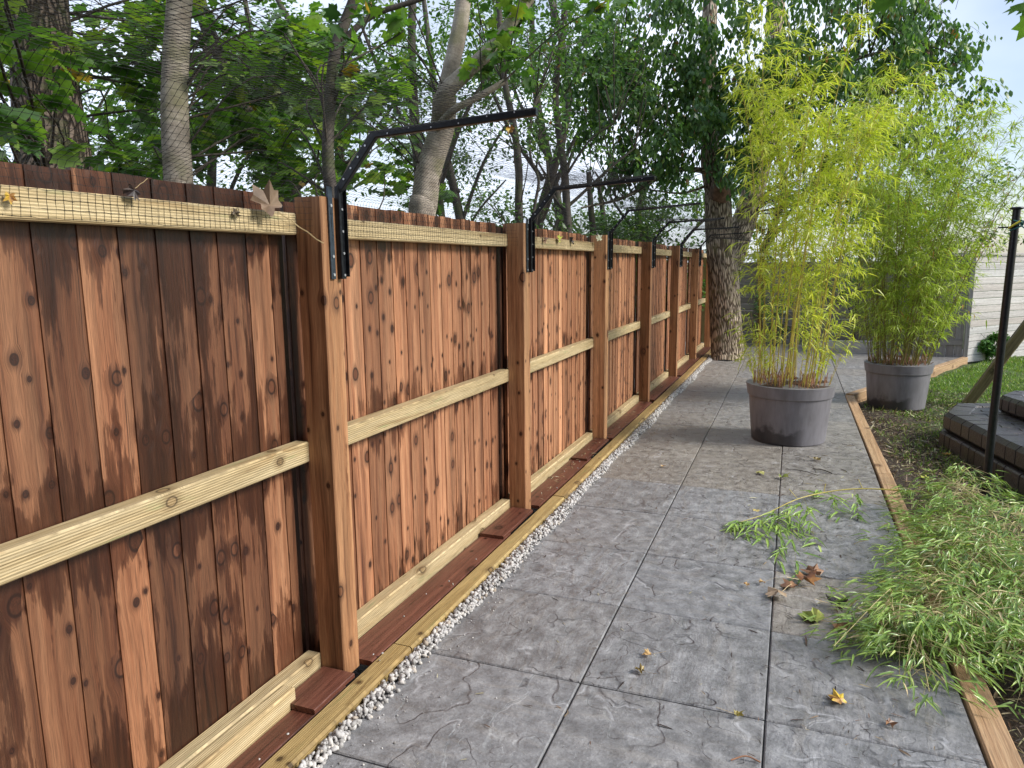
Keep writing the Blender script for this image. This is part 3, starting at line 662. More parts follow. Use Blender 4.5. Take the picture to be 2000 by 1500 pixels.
# knots are tiny quads made of two crossing faces (kept as quads)
FKq = np.array([(0, 2, 1, 3), (0, 4, 1, 5), (2, 4, 3, 5)])[None]+(np.arange(len(K))*6)[:, None, None]+len(V1)
tag(npmesh('fence_net', np.vstack([V1, VK]), np.vstack([Q1, FKq.reshape(-1, 4)]), [M_NET]), 'fine black mesh netting stretched from the top rail over the bracket arms', 'net')

# ================================================================== TREES BEHIND THE FENCE
# gaps in the foliage, so that these trunks stand clear of their neighbours' leaves: (bearing, half width, distance)
GAPS = [(-44.6, 4.2, 5.9), (-26.8, 2.4, 7.), (-51.8, 1.2, 5.), (-21.5, 2.5, 6.2)]
def make_tree(name, label, cat_group, trunks, bmat, lmat, clumps, tmpl, size, per, droop=.35, lump=.06, sides=14, twig=.0055, flat=.6, trunkname='trunk'):
    base = trunks[0][0][0]
    e = empty(name, (base[0], base[1], -.1), label, 'tree', cat_group)
    allp = []
    for k, (pts, r0, r1) in enumerate(trunks):
        sp_ = smoothpath(pts, 7); rr = np.linspace(r0, r1, len(sp_))
        tb = TB(); tb.seed = len(bpy.data.objects) % 97; tb.tube(sp_, rr, sides if r0 > .03 else 8, lump)
        setp(tb.build('trunk' if k == 0 else 'limb', bmat), e); allp.append(sp_)
    allp = np.vstack(allp)
    tb = TB(); Ps = []; Ds = []; Ns = []
    for (cx, cy, cz, cr) in clumps:
        dc = math.hypot(cx, cy); aa = math.degrees(math.atan2(cx, cy))
        if any(dc < lim_ and abs(aa-a0) < w0 for a0, w0, lim_ in GAPS) and cy < 8: continue
        c_ = np.array([cx, cy, cz]); dd = np.linalg.norm(allp-c_-np.array([0, 0, -.5]), axis=1); q = allp[np.argmin(dd)]
        mid = (q+c_)/2+np.array([0, 0, .18])+rng.normal(size=3)*.12
        L_ = np.linalg.norm(q-c_); pts = smoothpath([q, mid, c_], 4); tb.tube(pts, np.linspace(twig*(1+L_*.6), twig*.5, len(pts)), 5)
        nsub = max(3, int(cr*8)); vol = (cr/.5)**2
        nl = max(6, int(per*vol/nsub))
        for s_ in range(nsub):
            d = runit(1)[0]; d[2] = d[2]*flat-.08; tip = c_+d*cr*rng.uniform(.55, 1.05)
            st = c_+(mid-c_)*rng.uniform(0, .5)
            sp_ = smoothpath([st, (st+tip)/2+np.array([0, 0, .06*cr]), tip+np.array([0, 0, -droop*.3*cr])], 3)
            tb.tube(sp_, np.linspace(twig*.45, twig*.2, len(sp_)), 3)
            t = rng.beta(1.6, 1, nl)*.999; ii = (t*(len(sp_)-1)).astype(int); fr_ = (t*(len(sp_)-1)-ii)[:, None]
            bp = sp_[ii]*(1-fr_)+sp_[np.minimum(ii+1, len(sp_)-1)]*fr_
            bp = bp+rng.normal(size=(nl, 3))*cr*.16
            dd_ = runit(nl)*np.array([1, 1, .4])+d*.5; dd_[:, 2] -= droop
            nn_ = runit(nl)*.55+np.array([0, 0, 1.])
            Ps.append(bp); Ds.append(dd_); Ns.append(nn_)
    if not len(Ps): return e
    setp(tb.build('twigs', M_TWIG), e)['kind'] = 'stuff'
    P = np.vstack(Ps); D = np.vstack(Ds); N = np.vstack(Ns)
    cc = np.repeat([rng.normal()*.17 for _ in Ps], [len(q) for q in Ps])
    rn_ = np.clip(rng.beta(2.2, 2.6, len(P))+cc*.6+.0, 0, 1)
    rn_ = np.where(rng.random(len(P)) < .012, 1., np.minimum(rn_, .94))
    setp(leafmesh('crown', lmat, tmpl, P, D, N, size*rng.uniform(.65, 1.25, len(P)), rn_), e)
    return e
def blob(x, y, z, rx, ry, rz, n, cr=(.3, .5)):
    o = []
    while len(o) < n:
        q = rng.uniform(-1, 1, 3)
        if (q**2).sum() < 1: o.append((x+q[0]*rx, y+q[1]*ry, z+q[2]*rz, rng.uniform(*cr)))
    return o
G_ = 'trees standing behind the fence'
def ext(p, z=-.15): return [(p[0][0], p[0][1], z)]+p
A = ext([(-4.8, 3.64, 1.79), (-4.8, 3.7, 2.1), (-4.87, 3.75, 2.56), (-4.91, 3.8, 2.91), (-4.96, 3.84, 3.26), (-5.02, 3.91, 3.9), (-5.1, 4., 5.5)])
make_tree('broad_tree', 'tree with the broadest dark rough trunk at the far left behind the fence', G_, [(A, .24, .17)], M_BARK_DARK, M_LEAF_DARK,
  blob(-4.1, 3.2, 2.6, 1.0, .9, .8, 16, (.25, .42))+blob(-3.0, 2.1, 2.55, .6, .5, .5, 9, (.2, .34))+blob(-5.8, 5.5, 3.0, 1.5, 1.2, 1.2, 20)+blob(-4, 3, 4.8, 2.2, 2, .8, 16, (.5, .8)), TL, .15, 46, sides=28, lump=.1)
B = ext([(-3.97, 3.95, 1.71), (-3.99, 3.99, 2.01), (-4.03, 4.04, 2.38), (-4.05, 4.08, 2.62), (-4.05, 4.13, 2.93), (-4.05, 4.19, 3.25), (-4.05, 4.28, 3.8), (-3.9, 4.4, 5.4)])
make_tree('smooth_tree', 'tree with a straight smooth grey trunk seen through the net', G_, [(B, .10, .078)], M_BARK_GREY, M_LEAF_DARK,
  blob(-3.7, 4.6, 2.9, .9, .9, .75, 16, (.25, .42))+blob(-4.6, 5.0, 3.0, 1.1, .8, 1.0, 14, (.3, .45))+blob(-3.2, 3.3, 4.4, 2.0, 2, .7, 16, (.5, .8)), TL, .15, 46, sides=20, lump=.04)
Cc = ext([(-2.73, 3.99, 1.71), (-2.75, 4.0, 1.81), (-2.79, 4.03, 2.03), (-2.8, 4.06, 2.26), (-2.8, 4.13, 2.61), (-2.77, 4.17, 2.83), (-2.69, 4.25, 3.09), (-2.62, 4.33, 3.41), (-2.5, 4.5, 4.8)])
make_tree('slender_tree', 'slender dark stemmed young tree rising just behind the nearest bracket', G_, [(Cc, .045, .03), ([(-2.8, 4.1, 2.48), (-2.78, 4.15, 2.74), (-2.68, 4.22, 2.9), (-2.54, 4.3, 3.01), (-2.3, 4.4, 3.09), (-2.06, 4.51, 3.21)], .024, .014)], M_BARK_BLACK, M_LEAF_DARK,
  blob(-2.75, 4.3, 2.75, .9, .6, .45, 17, (.2, .34))+blob(-3.3, 4.6, 2.15, .6, .5, .35, 8, (.2, .3))+blob(-2.1, 3.6, 4.2, 1.2, 1.5, .5, 9, (.4, .7)), TL, .12, 40, sides=12)
D_ = ext([(-4.53, 5.94, 1.92), (-4.64, 5.96, 2.26), (-4.79, 5.95, 2.51), (-5.02, 5.93, 2.9), (-5.22, 5.92, 3.34), (-5.43, 5.92, 3.78), (-5.55, 5.96, 4.27)])
make_tree('leaning_tree', 'dark tree leaning to the left behind the nearest fence panels', G_, [(D_, .10, .06), ([(-4.6, 5.95, 2.1), (-4.3, 6.1, 2.35), (-4.0, 6.3, 2.45)], .035, .015)], M_BARK_BLACK, M_LEAF_BRIGHT,
  blob(-5.1, 6.3, 3.3, 1.1, .9, .8, 18, (.3, .5))+blob(-6.2, 6.2, 2.6, 1.2, .9, .8, 14, (.3, .5))+blob(-4.2, 6.6, 2.9, .7, .7, .7, 8, (.25, .4)), TL, .12, 60)
E_ = ext([(-3.13, 5.92, 1.78), (-3.12, 5.95, 1.96), (-3.1, 6.02, 2.28), (-3.01, 6.11, 2.64), (-3.0, 6.16, 2.91)])
make_tree('forked_tree', 'large grey forked tree whose thick right limb sweeps up over the second fence panel', G_, [(E_, .125, .105),
  ([(-3.02, 6.14, 2.75), (-3.05, 6.26, 2.94), (-3.01, 6.31, 3.16), (-2.95, 6.4, 3.53), (-2.93, 6.46, 3.81), (-2.93, 6.55, 4.36), (-2.9, 6.6, 5.5)], .085, .06),
  ([(-3.0, 6.1, 2.68), (-2.91, 5.97, 2.87), (-2.78, 6.05, 3.04), (-2.55, 6.19, 3.28), (-2.39, 6.29, 3.52), (-2.22, 6.4, 3.78), (-1.93, 6.45, 4.15), (-1.0, 5.6, 4.35), (0, 4.5, 3.6), (.45, 4.1, 3.15)], .088, .012),
  ([(-3.0, 6.0, 2.62), (-2.79, 5.89, 2.73), (-2.57, 6.0, 2.86), (-2.39, 6.08, 2.97)], .034, .026)], M_BARK_GREY, M_LEAF_DARK,
  blob(-2.5, 5.8, 3.45, 1.0, .6, .45, 20, (.22, .36))+blob(-3.9, 6.2, 3.1, .6, .6, .7, 10, (.25, .4))+blob(-3.6, 6.3, 2.1, .5, .4, .3, 6, (.2, .34))+blob(-1.4, 6.0, 3.9, .8, .7, .4, 7, (.25, .4))
  +[(.05, 4.03, 2.86, .26), (-.28, 4.3, 2.98, .24), (.35, 4.0, 2.78, .26), (.62, 3.95, 2.72, .27), (.9, 3.9, 2.62, .2), (.5, 4.1, 2.95, .3), (.15, 4.3, 3.1, .3)], TL, .13, 38, sides=22, lump=.06)
F_ = ext([(-2.84, 7.64, 1.69), (-2.87, 7.7, 2.08), (-2.89, 7.76, 2.47), (-2.96, 7.81, 2.92), (-3.09, 7.86, 3.47), (-3.17, 7.94, 4.14), (-3.22, 8.01, 4.65)])
make_tree('thin_tree', 'thin dark twin stemmed tree with small sparse leaves against the white sky', G_, [(F_, .05, .03), (ext([(-2.71, 7.69, 1.69), (-2.7, 7.76, 2.08), (-2.68, 7.82, 2.35), (-2.78, 7.83, 2.63), (-2.78, 7.91, 3.08), (-2.6, 8.09, 3.75)]), .022, .012)], M_BARK_BLACK, M_LEAF_HANG,
  blob(-3.0, 7.9, 2.6, 1.0, .8, .9, 15, (.3, .5))+blob(-2.9, 8.0, 3.9, 1.0, .8, .6, 24, (.3, .5)), TS, .06, 88)
Gg = ext([(-2.63, 8.8, 1.65), (-2.67, 8.87, 2.15), (-2.72, 8.93, 2.59), (-2.78, 8.96, 2.91), (-2.87, 9.04, 3.54), (-2.82, 9.19, 4.29), (-2.83, 9.32, 5.04)])
make_tree('branchy_tree', 'dark branchy tree with crossing bare lower limbs behind the second bracket', G_, [(Gg, .055, .035), ([(-2.82, 8.74, 1.72), (-2.74, 8.83, 2.03), (-2.54, 8.94, 2.25), (-2.2, 9.13, 2.59), (-1.92, 9.28, 2.84)], .03, .012),
  ([(-2.66, 8.85, 2.03), (-2.87, 8.83, 2.35), (-2.95, 8.88, 2.79), (-3.12, 8.88, 3.16)], .022, .01), ([(-2.7, 8.9, 2.5), (-2.4, 8.9, 2.9), (-2.1, 8.95, 3.1)], .018, .008)], M_BARK_BLACK, M_LEAF_HANG,
  blob(-2.7, 9.1, 3.8, 1.1, .8, .7, 28, (.3, .5))+blob(-2.0, 9.3, 3.0, .6, .6, .5, 7, (.25, .4))+blob(-3.3, 9.1, 2.8, .5, .5, .7, 5, (.25, .4)), TS, .06, 66)
# farther trees, each with trunk, limbs and crown
def far_tree(x, y, h, rx, n, label, lm=M_LEAF_BRIGHT, z0=1.2, sz=.085, per=110, bm=M_BARK_BLACK, cr=(.5, .85)):
    tr = [(x, y, -.2), (x+rng.normal()*.1, y, h*.3), (x+rng.normal()*.25, y, h*.65), (x+rng.normal()*.3, y, h)]
    lb = [((x, y, h*.35), (x+.5, y+.1, h*.55), (x+1.1, y+.3, h*.7)), ((x, y, h*.45), (x-.6, y-.1, h*.6), (x-1.2, y-.2, h*.85))]
    make_tree('background_tree', label, 'leafy trees farther back beyond the fence', [(tr, .11, .04)]+[(list(q), .04, .015) for q in lb], bm, lm,
      blob(x, y, (z0+h)/2, rx, 1.2, (h-z0)/2, n, cr), TS, sz, per)
far_tree(-11.5, 9.0, 6.5, 2.2, 26, 'background tree filling the gap left of the smooth grey trunk')
far_tree(-9.2, 11.5, 6.8, 2.0, 28, 'background tree seen between the smooth trunk and the leaning trunk')
far_tree(-6.6, 9.4, 5.4, 1.2, 16, 'background tree right of the leaning trunk')
far_tree(-6.9, 14.5, 4.6, 1.5, 12, 'pale background tree behind the forked tree', sz=.08)
far_tree(-5.6, 12.0, 6.0, 1.1, 11, 'background tree just right of the forked tree, thin enough for sky to show', M_LEAF_HANG, 2.6, .07)
far_tree(-3.3, 14.5, 3.1, 1.2, 16, 'low bright green bushy tree behind the third bracket', M_LEAF_BRIGHT, .6, .075, 130)
far_tree(-2.2, 13.2, 3.6, 1.0, 20, 'bright green tree left of the leaning trunk on the path', M_LEAF_BRIGHT, .4, .075, 130)
far_tree(-3.15, 12.6, 3.0, 1.1, 20, 'low dense green tree filling the view between the third and fourth brackets', M_LEAF_BRIGHT, .5, .075, 150)
far_tree(-3.9, 11.6, 6.2, 1.0, 10, 'tall thin crowned background tree over the third panel', M_LEAF_HANG, 3.2, .07)
far_tree(-4.4, 13.8, 7.2, 1.7, 30, 'tall background tree whose crown closes the sky above the third fence panel', M_LEAF_BRIGHT, 3.4, .085, 110)
far_tree(-8.4, 9.0, 5.2, 1.5, 24, 'low spreading background tree just left of the leaning trunk', M_LEAF_BRIGHT, .9, .085, 120)
far_tree(-4.9, 9.6, 6.4, .9, 13, 'background tree directly behind the fork of the grey tree', M_LEAF_BRIGHT, 2.9, .075, 100)
far_tree(-.6, 16.0, 4.5, 1.9, 26, 'background tree behind the bamboo and the trunk on the path', M_LEAF_BRIGHT, .3, .085, 120)
far_tree(2.2, 17.5, 4.2, 1.7, 22, 'background tree behind the second bamboo', M_LEAF_HANG, .4, .09, 110)

# ================================================================== MAIN TREE ON THE PATH
H = [(-.86, 11.2, -.1), (-.87, 11.28, 0.05), (-.92, 11.4, .61), (-.99, 11.48, 1.22), (-1.06, 11.53, 1.68), (-1.10, 11.57, 2.14), (-1.12, 11.6, 2.5)]
H1 = [(-1.12, 11.6, 2.3), (-1.25, 11.68, 2.9), (-1.28, 11.75, 3.44), (-1.34, 11.87, 4.2), (-1.37, 11.98, 4.97), (-1.39, 12.15, 6.2)]
H2 = [(-.95, 11.6, 1.3), (-.80, 12.1, 1.94), (-.67, 12.4, 2.5), (-.55, 12.6, 3.15), (-.51, 12.8, 3.96), (-.48, 13.0, 4.76), (-.46, 13.2, 6.2)]
cl = (blob(-1.3, 10.8, 3.5, 1.2, .9, .9, 40, (.32, .5))+blob(-2.3, 10.5, 3.7, .9, .8, .75, 26, (.3, .48))+blob(-2.0, 10.6, 2.75, .7, .5, .3, 9, (.25, .38))+blob(-1.9, 10.5, 4.35, 1.4, .8, .55, 34, (.32, .5))+blob(-.2, 11.0, 3.8, 1.0, 1.0, 1.1, 32, (.32, .52))
      +blob(.9, 11.4, 3.9, 1.0, .9, 1.1, 36, (.32, .5))+blob(1.65, 11.8, 3.6, .75, .7, 1.15, 26, (.25, .42))+blob(-.5, 10.4, 5.2, 2.4, 1.2, .6, 20, (.4, .7))+blob(1.0, 12.0, 2.6, 1.0, .7, .6, 14, (.3, .45)))
mt = make_tree('leaning_ash_tree', 'big fissured trunk tree growing at the edge of the patio with hanging foliage', None, [(H, .235, .20), (H1, .15, .10), (H2, .20, .13),
  ([(-1.28, 11.75, 3.2), (-.6, 11.6, 3.7), (.4, 11.5, 4.1), (1.4, 11.6, 4.3)], .06, .015), ([(-1.25, 11.7, 2.8), (-1.7, 11.0, 2.75), (-2.3, 10.4, 2.35), (-2.8, 10.0, 2.2)], .045, .012), ([(-1.3, 11.8, 3.4), (-1.9, 11.3, 3.7), (-2.6, 10.9, 4.0)], .045, .012),
  ([(-1.2, 11.66, 2.62), (-1.6, 11.2, 2.45), (-2.1, 10.8, 2.5)], .025, .008)],
  M_BARK_MAIN, M_LEAF_HANG, cl, TS, .082, 175, droop=1.4, sides=40, lump=.07, flat=.8)
# sawn burl where an old limb was cut
m = TB(); m.seed = 3; m.tube(smoothpath([(-1.08, 11.45, 2.40), (-1.04, 11.33, 2.56), (-1.0, 11.22, 2.66)], 5), np.array([.16, .16, .155, .15, .145, .14, .13, .12, .10, .07, .001]), 24, .16)
setp(m.build('cut_limb', plain('raw_red_wood', (.16, .095, .06), .8, nscale=14, var=.6, bump=1.)), mt)

# ================================================================== POTTED BAMBOO
def lance_field(P, D, L_, n_side=None):
    N = runit(len(P))*.6+np.array([0, 0, 1.]); return P, D, N, L_
def bamboo(name, label, cx, cy, z0, rt, rb, h, nculm, hmin, hmax, lean, lmat, smat, nodes, seed, spread=.30, bare=.5):
    global rng
    rng = np.random.default_rng(seed)
    e = empty(name, (cx, cy, z0), label, 'potted plant', 'bamboos in dark plastic pots')
    m = MB(); pr = [(rb*.97, 0), (rb, .012), (rb+(rt-.024-rb)*.74, h*.735), (rb+(rt-.024-rb)*.74+.0015, h*.738), (rb+(rt-.024-rb)*.76+.0095, h*.744), (rb+(rt-.024-rb)*.76+.0105, h*.75), (rt-.012, h*.925), (rt-.03, h*.93)]
    pr2 = [(rt-.016, h*.915), (rt, h*.920), (rt+.005, h*.935), (rt+.005, h*.975), (rt-.002, h*.995), (rt-.010, h), (rt-.025, h-.003), (rt-.032, h-.02), (rt-.04, h*.80)]
    m.lathe(pr, 144, (cx, cy, z0)); po = setp(m.build('pot', M_POT), e)
    m = MB(); m.lathe(pr2, 72, (cx, cy, z0)); ri = m.build('rim', M_POTRIM, smooth=True); ri.parent = po; ri.matrix_parent_inverse = Matrix.Translation(-Vector((cx, cy, z0)))
    zs = z0+h*.93; n = 18; a = np.arange(n)*2*np.pi/n
    V = [(cx, cy, zs+.012)]; F = []
    for k, q in enumerate((.4, .75, 1.)):
        for t in a: V.append((cx+(rt-.036)*q*math.cos(t), cy+(rt-.036)*q*math.sin(t), zs+(rng.normal()*.008 if q < 1 else 0)))
    for i in range(n): F.append((0, 1+i, 1+(i+1) % n))
    for k in range(2):
        for i in range(n): F += [(1+k*n+i, 1+(k+1)*n+i, 1+(k+1)*n+(i+1) % n), (1+k*n+i, 1+(k+1)*n+(i+1) % n, 1+k*n+(i+1) % n)]
    setp(npmesh('soil', V, F, [M_SOIL]), e)
    tb = TB()
    for k in range(150):
        t, q = rng.uniform(0, 6.28), (rt-.05)*math.sqrt(rng.random()); b0 = np.array([cx+q*math.cos(t), cy+q*math.sin(t), zs]); hh = rng.uniform(.02, .11)
        tb.tube([b0, b0+np.array([rng.normal()*.015, rng.normal()*.015, hh])], rng.uniform(.0015, .0035), 4)
    setp(tb.build('stubs', M_STUBBLE), e)['kind'] = 'stuff'
    Ps = []; Ds = []; tb = TB()
    for k in range(46):
        t, q = rng.uniform(0, 6.28), (rt-.05)*rng.random()**.35; b0 = np.array([cx+q*math.cos(t), cy+q*math.sin(t), zs]); hh = rng.uniform(.12, .75)
        tip = b0+np.array([math.cos(t)*hh*.35, math.sin(t)*hh*.35, hh])+rng.normal(size=3)*.04; bp = smoothpath([b0, (b0+tip)/2+np.array([0, 0, .06]), tip], 4); tb.tube(bp, np.linspace(.002, .0008, len(bp)), 4)
        nl = int(6+hh*22); tl = rng.uniform(.35, 1, nl)*(len(bp)-1.001); il = tl.astype(int); fl = (tl-il)[:, None]
        dd = np.array([math.cos(t), math.sin(t), 0])*.5+runit(nl)*.9; dd[:, 2] = dd[:, 2]*.4-rng.uniform(.1, .6, nl); Ps.append(bp[il]*(1-fl)+bp[il+1]*fl+rng.normal(size=(nl, 3))*.02); Ds.append(dd)
    for c_ in range(nculm):
        t, q = rng.uniform(0, 6.28), (rt-.06)*math.sqrt(rng.random()); b0 = np.array([cx+q*math.cos(t), cy+q*math.sin(t), zs-.01])
        Hh = rng.uniform(hmin, hmax)*(1-.12*q/rt); outd = np.array([math.cos(t), math.sin(t), 0])*q/rt*spread+np.array(lean)+rng.normal(size=3)*np.array([.035, .035, 0])
        m1 = b0+outd*Hh*.30+np.array([0, 0, Hh*.42]); m2 = b0+outd*Hh*.68+np.array([0, 0, Hh*.78]); tip = b0+outd*Hh*1.12+np.array([0, 0, Hh*.99])
        sp_ = smoothpath([b0, m1, m2, tip], 8); rr = rng.uniform(.0042, .0068)
        tc_ = TB(); tc_.seed = c_; tc_.tube(sp_, np.linspace(rr, rr*.25, len(sp_)), 6)
        setp(tc_.build('culm', smat, rnd=rng.random()), e)
        nn_ = int(nodes*Hh/3.)
        for j in range(nn_):
            tt = bare*.35+(1-bare*.35)*(j+rng.random())/nn_; tt = min(tt, .995)
            if rng.random() < .55*max(0, bare-tt)/bare: continue
            q_ = tt*(len(sp_)-1); ii = min(int(q_), len(sp_)-2); p = sp_[ii]*(1-(q_-ii))+sp_[ii+1]*(q_-ii)
            for _ in range(2 if rng.random() < .6 else 1):
                az = rng.uniform(0, 6.28); bl = rng.uniform(.10, .36)*(1.25-.45*tt)
                dv = np.array([math.cos(az), math.sin(az), rng.uniform(.25, 1.1)]); dv /= np.linalg.norm(dv)
                q1 = p+dv*bl*.6; q2 = p+dv*bl+np.array([0, 0, -.12*bl-.02]); bp = smoothpath([p, q1, q2], 3)
                tb.tube(bp, np.linspace(.0014, .0007, len(bp)), 3)
                nl = rng.integers(7, 13); tl = rng.uniform(.25, 1, nl)*(len(bp)-1.001); il = tl.astype(int); fl = (tl-il)[:, None]
                pos_ = bp[il]*(1-fl)+bp[il+1]*fl+rng.normal(size=(nl, 3))*.012
                dd = dv*.75+runit(nl)*.75; dd[:, 2] = dd[:, 2]*.5-rng.uniform(.15, .75, nl)
                Ps.append(pos_); Ds.append(dd)
    setp(tb.build('branchlets', smat), e)
    P = np.vstack(Ps); D = np.vstack(Ds); N = runit(len(P))*.5+np.array([0, 0, 1.])
    rn_ = np.clip(rng.beta(2.4, 2.4, len(P))*.95, 0, 1); rn_ = np.where(rng.random(len(P)) < .02, 1., rn_)
    setp(leafmesh('foliage', lmat, TB_, P, D, N, rng.uniform(.05, .115, len(P)), rn_), e); print(name, label[:20], len(P), 'leaves')
    return e
g = NG('scuffed_dark_plastic'); wc = g.attr('wc'); x, y, z = g.sep(wc)
n = g.noise(g.vm('MULTIPLY', wc, (3., 12., 12.)), 1., 5, .6); n2 = g.noise(g.vm('MULTIPLY', wc, (8., 60., 60.)), 1., 4, .65); n3 = g.noise(wc, 5.5, 4, .55)
c = g.ramp(n, [(.3, (.14, .137, .15)), (.7, (.235, .23, .255))]); c = g.mix(g.math('MULTIPLY', g.sstep(n2, .56, .72), .4), c, (.26, .25, .26))
wet_ = g.math('MULTIPLY', g.sstep(g.math('ADD', g.math('MULTIPLY', n3, .55), g.math('MULTIPLY', g.math('SUBTRACT', .26, x), 1.1)), .38, .46), g.sstep(y, .16, .0))
c = g.mix(g.math('MULTIPLY', wet_, .8), c, (.018, .015, .016))
g.set(col=c, rough=g.math('SUBTRACT', .52, g.math('MULTIPLY', wet_, .2)), spec=.5); g.bump(n2, .12, .003); M_POT = g.m
M_POTRIM = plain('scuffed_plastic_rim', (.17, .168, .185), .5, nscale=18, var=.45, bump=.15)
bamboo('potted_bamboo', 'yellow green bamboo in the dark pot standing on the patio slabs', .02, 6.17, .001, .350, .283, .50, 28, 1.2, 3.10, (.06, 0, 0), M_BAMBOO_Y, M_STEM_Y, 32, 11, spread=.13, bare=.62)
bamboo('potted_bamboo', 'greener bamboo in the dark pot standing on the lawn behind the timber edging', 1.06, 8.36, -.075, .335, .268, .50, 44, 1.0, 3.0, (.09, 0, 0), M_BAMBOO_G, M_STEM_G, 44, 12, spread=.36, bare=.25)

# ================================================================== SHED, BACK FENCE, PLANTER, FAR THINGS
shed = empty('garden_shed', (2.45, 12.43, -.1), 'low garden shed with pale whitewashed cladding and a grey boarded door side', 'shed')
Cn = Vector((2.45, 12.43, 0)); dr = Vector((.67, .742, 0)); ZT = 1.50
m = MB(); k = 0; z = -.08
while z < ZT-.03:
    hh = .105; m.beam(Cn+dr*.035+Vector((0, 0, z+hh/2)), Cn+dr*3.4+Vector((0, 0, z+hh/2)), .018+random.uniform(0, .003), hh-.007, ch=.003, segs=4, wob=.0012, tone=random.uniform(.9, 1.06), rnd=random.random()); z += hh
m.build('cladding', M_WHITE).parent = None
setp(bpy.data.objects['cladding'], shed)
m = MB(); x = 2.41
for k in range(6):
    m.beam((x-.055, 12.45, -.08), (x-.055, 12.45, ZT), .104, .02, up=(0, 1, 0), ch=.003, tone=random.uniform(.62, .72)); x -= .111
m.beam((1.78, 12.434, .22), (2.40, 12.434, .22), .02, .09, tone=.62); m.beam((1.78, 12.434, 1.25), (2.40, 12.434, 1.25), .02, .09, tone=.62)
setp(m.build('door', M_GREY), shed)
m = MB(); m.beam((2.445, 12.425, -.09), (2.445, 12.425, ZT+.02), .06, .06, up=(0, 1, 0), ch=.006, tone=.95); setp(m.build('corner_post', M_GREY), shed)
m = MB(); m.beam(Cn+Vector((0, -.01, ZT+.015)), Cn+dr*3.4+Vector((0, -.01, ZT+.015)), .07, .03, tone=.9); m.beam((1.74, 12.45, ZT+.02), (2.44, 12.45, ZT+.02), .07, .03, tone=.7); setp(m.build('capping', M_WHITE), shed)
m = MB(); m.beam((1.76, 12.52, .7), (1.76, 13.6, .7), .02, 1.6, tone=.6); setp(m.build('side_wall', M_GREY), shed)

bf = empty('back_fence', (0, 13.8, -.1), 'weathered grey horizontal board fence closing the far end of the patio', 'fence')
z = -.05; m = MB()
while z < 1.42:
    m.beam((-1.62, 13.78, z+.06), (1.80, 13.78, z+.06), .02, .118, ch=.003, segs=6, wob=.002, tone=random.uniform(.78, .95), rnd=random.random()); z += .124
setp(m.build('boards', M_GREY), bf)
for x in (-1.5, -.52, .3, 1.1): m = MB(); m.beam((x, 13.72, -.1), (x, 13.72, 1.52), .08, .09, up=(0, 1, 0), tone=.7 if x > -1 else .9); setp(m.build('post', M_SLEEPER if x < 0 else M_GREY), bf)
m = MB(); m.beam((-1.2, 13.70, 1.56), (.25, 13.70, 1.56), .10, .05, tone=1.4); setp(m.build('top_bar', M_WHITE), bf)

pl = MB(); pl.beam((.30, 12.62, .08), (1.42, 12.62, .10), .12, .20, ch=.01, segs=4, wob=.004, tone=.85, rnd=.5)
tag(pl.build('timber_sleeper', M_WHITE), 'pale grey sleeper lying at the back of the patio behind the pots', 'sleeper')

def bush(name, label, clumps, lm, sz, per, group=None, tm=TS, cat_='bush'):
    c0 = clumps[0]; z0 = min(c[2]-c[3] for c in clumps)
    e = make_tree(name, label, group, [([(c0[0], c0[1], -.12), (c0[0]+.02, c0[1], max(.05, c0[2]))], .02, .01)], M_BARK_BLACK, lm, clumps, tm, sz, per, twig=.004)
    e['category'] = cat_
    for ch in list(bpy.data.objects):
        if ch.parent == e:
            if ch.name.startswith('trunk'): ch.name = 'stem'
            if ch.name.startswith('crown'): ch.name = 'foliage'
    return e
M_CLUMP = leafmat('fresh_green_leaf', [(0., (.05, .14, .03)), (.5, (.11, .26, .05)), (1., (.2, .38, .08))], trans=.2)
bush('leafy_plant', 'round bright green leafy plant growing at the foot of the pale shed', blob(2.86, 12.75, .16, .30, .18, .18, 14, (.10, .16)), M_CLUMP, .05, 3200, cat_='plant')
bush('ivy_bush', 'dark ivy bush behind the nearer bamboo beside the path trunk', blob(-.30, 13.3, .55, .45, .2, .6, 14, (.2, .32)), M_LEAF_HANG, .06, 150)
bush('dark_bush', 'dark bush against the back fence between the two bamboos', blob(.75, 13.45, 1.15, .75, .15, .35, 12, (.2, .3)), M_LEAF_HANG, .07, 140)
M_PINK = leafmat('flowering_bush_leaf', [(0., (.05, .09, .03)), (.45, (.12, .2, .06)), (.6, (.22, .26, .10)), (.75, (.40, .18, .16)), (1., (.45, .22, .24))], trans=.2)
bush('flowering_bush', 'reddish flowering bush showing above the shed at the right edge', blob(4.6, 16.4, 1.45, .7, .4, .42, 12, (.25, .36)), M_PINK, .06, 160)
bush('tall_hedge', 'tall mixed hedge of orange and green leaves behind the second bamboo', blob(3.0, 16.2, 1.6, 1.25, .5, .8, 30, (.3, .45)), M_PINK, .07, 150, cat_='hedge')
hs = empty('distant_house', (18.5, 73, -.1), 'distant house with a red roof and a chimney at the right edge', 'house')
m = MB(); m.beam((19.5, 76, 2.3), (31.5, 76, 2.3), 6, 4.8, ch=.01); setp(m.build('wall', plain('pale_render', (.55, .5, .45), .8, var=.08)), hs)
m = MB(); b0 = [(19, 72.4, 4.7), (32, 72.4, 4.7), (32, 79.6, 4.7), (19, 79.6, 4.7), (20, 76, 6.7), (30, 76, 6.7)]
m.add(b0, [(0, 1, 5, 4), (1, 2, 5), (2, 3, 4, 5), (3, 0, 4), (3, 2, 1, 0)], b0); rf = setp(m.build('roof', plain('red_roof_tile', (.26, .10, .07), .8, nscale=6, var=.3)), hs)
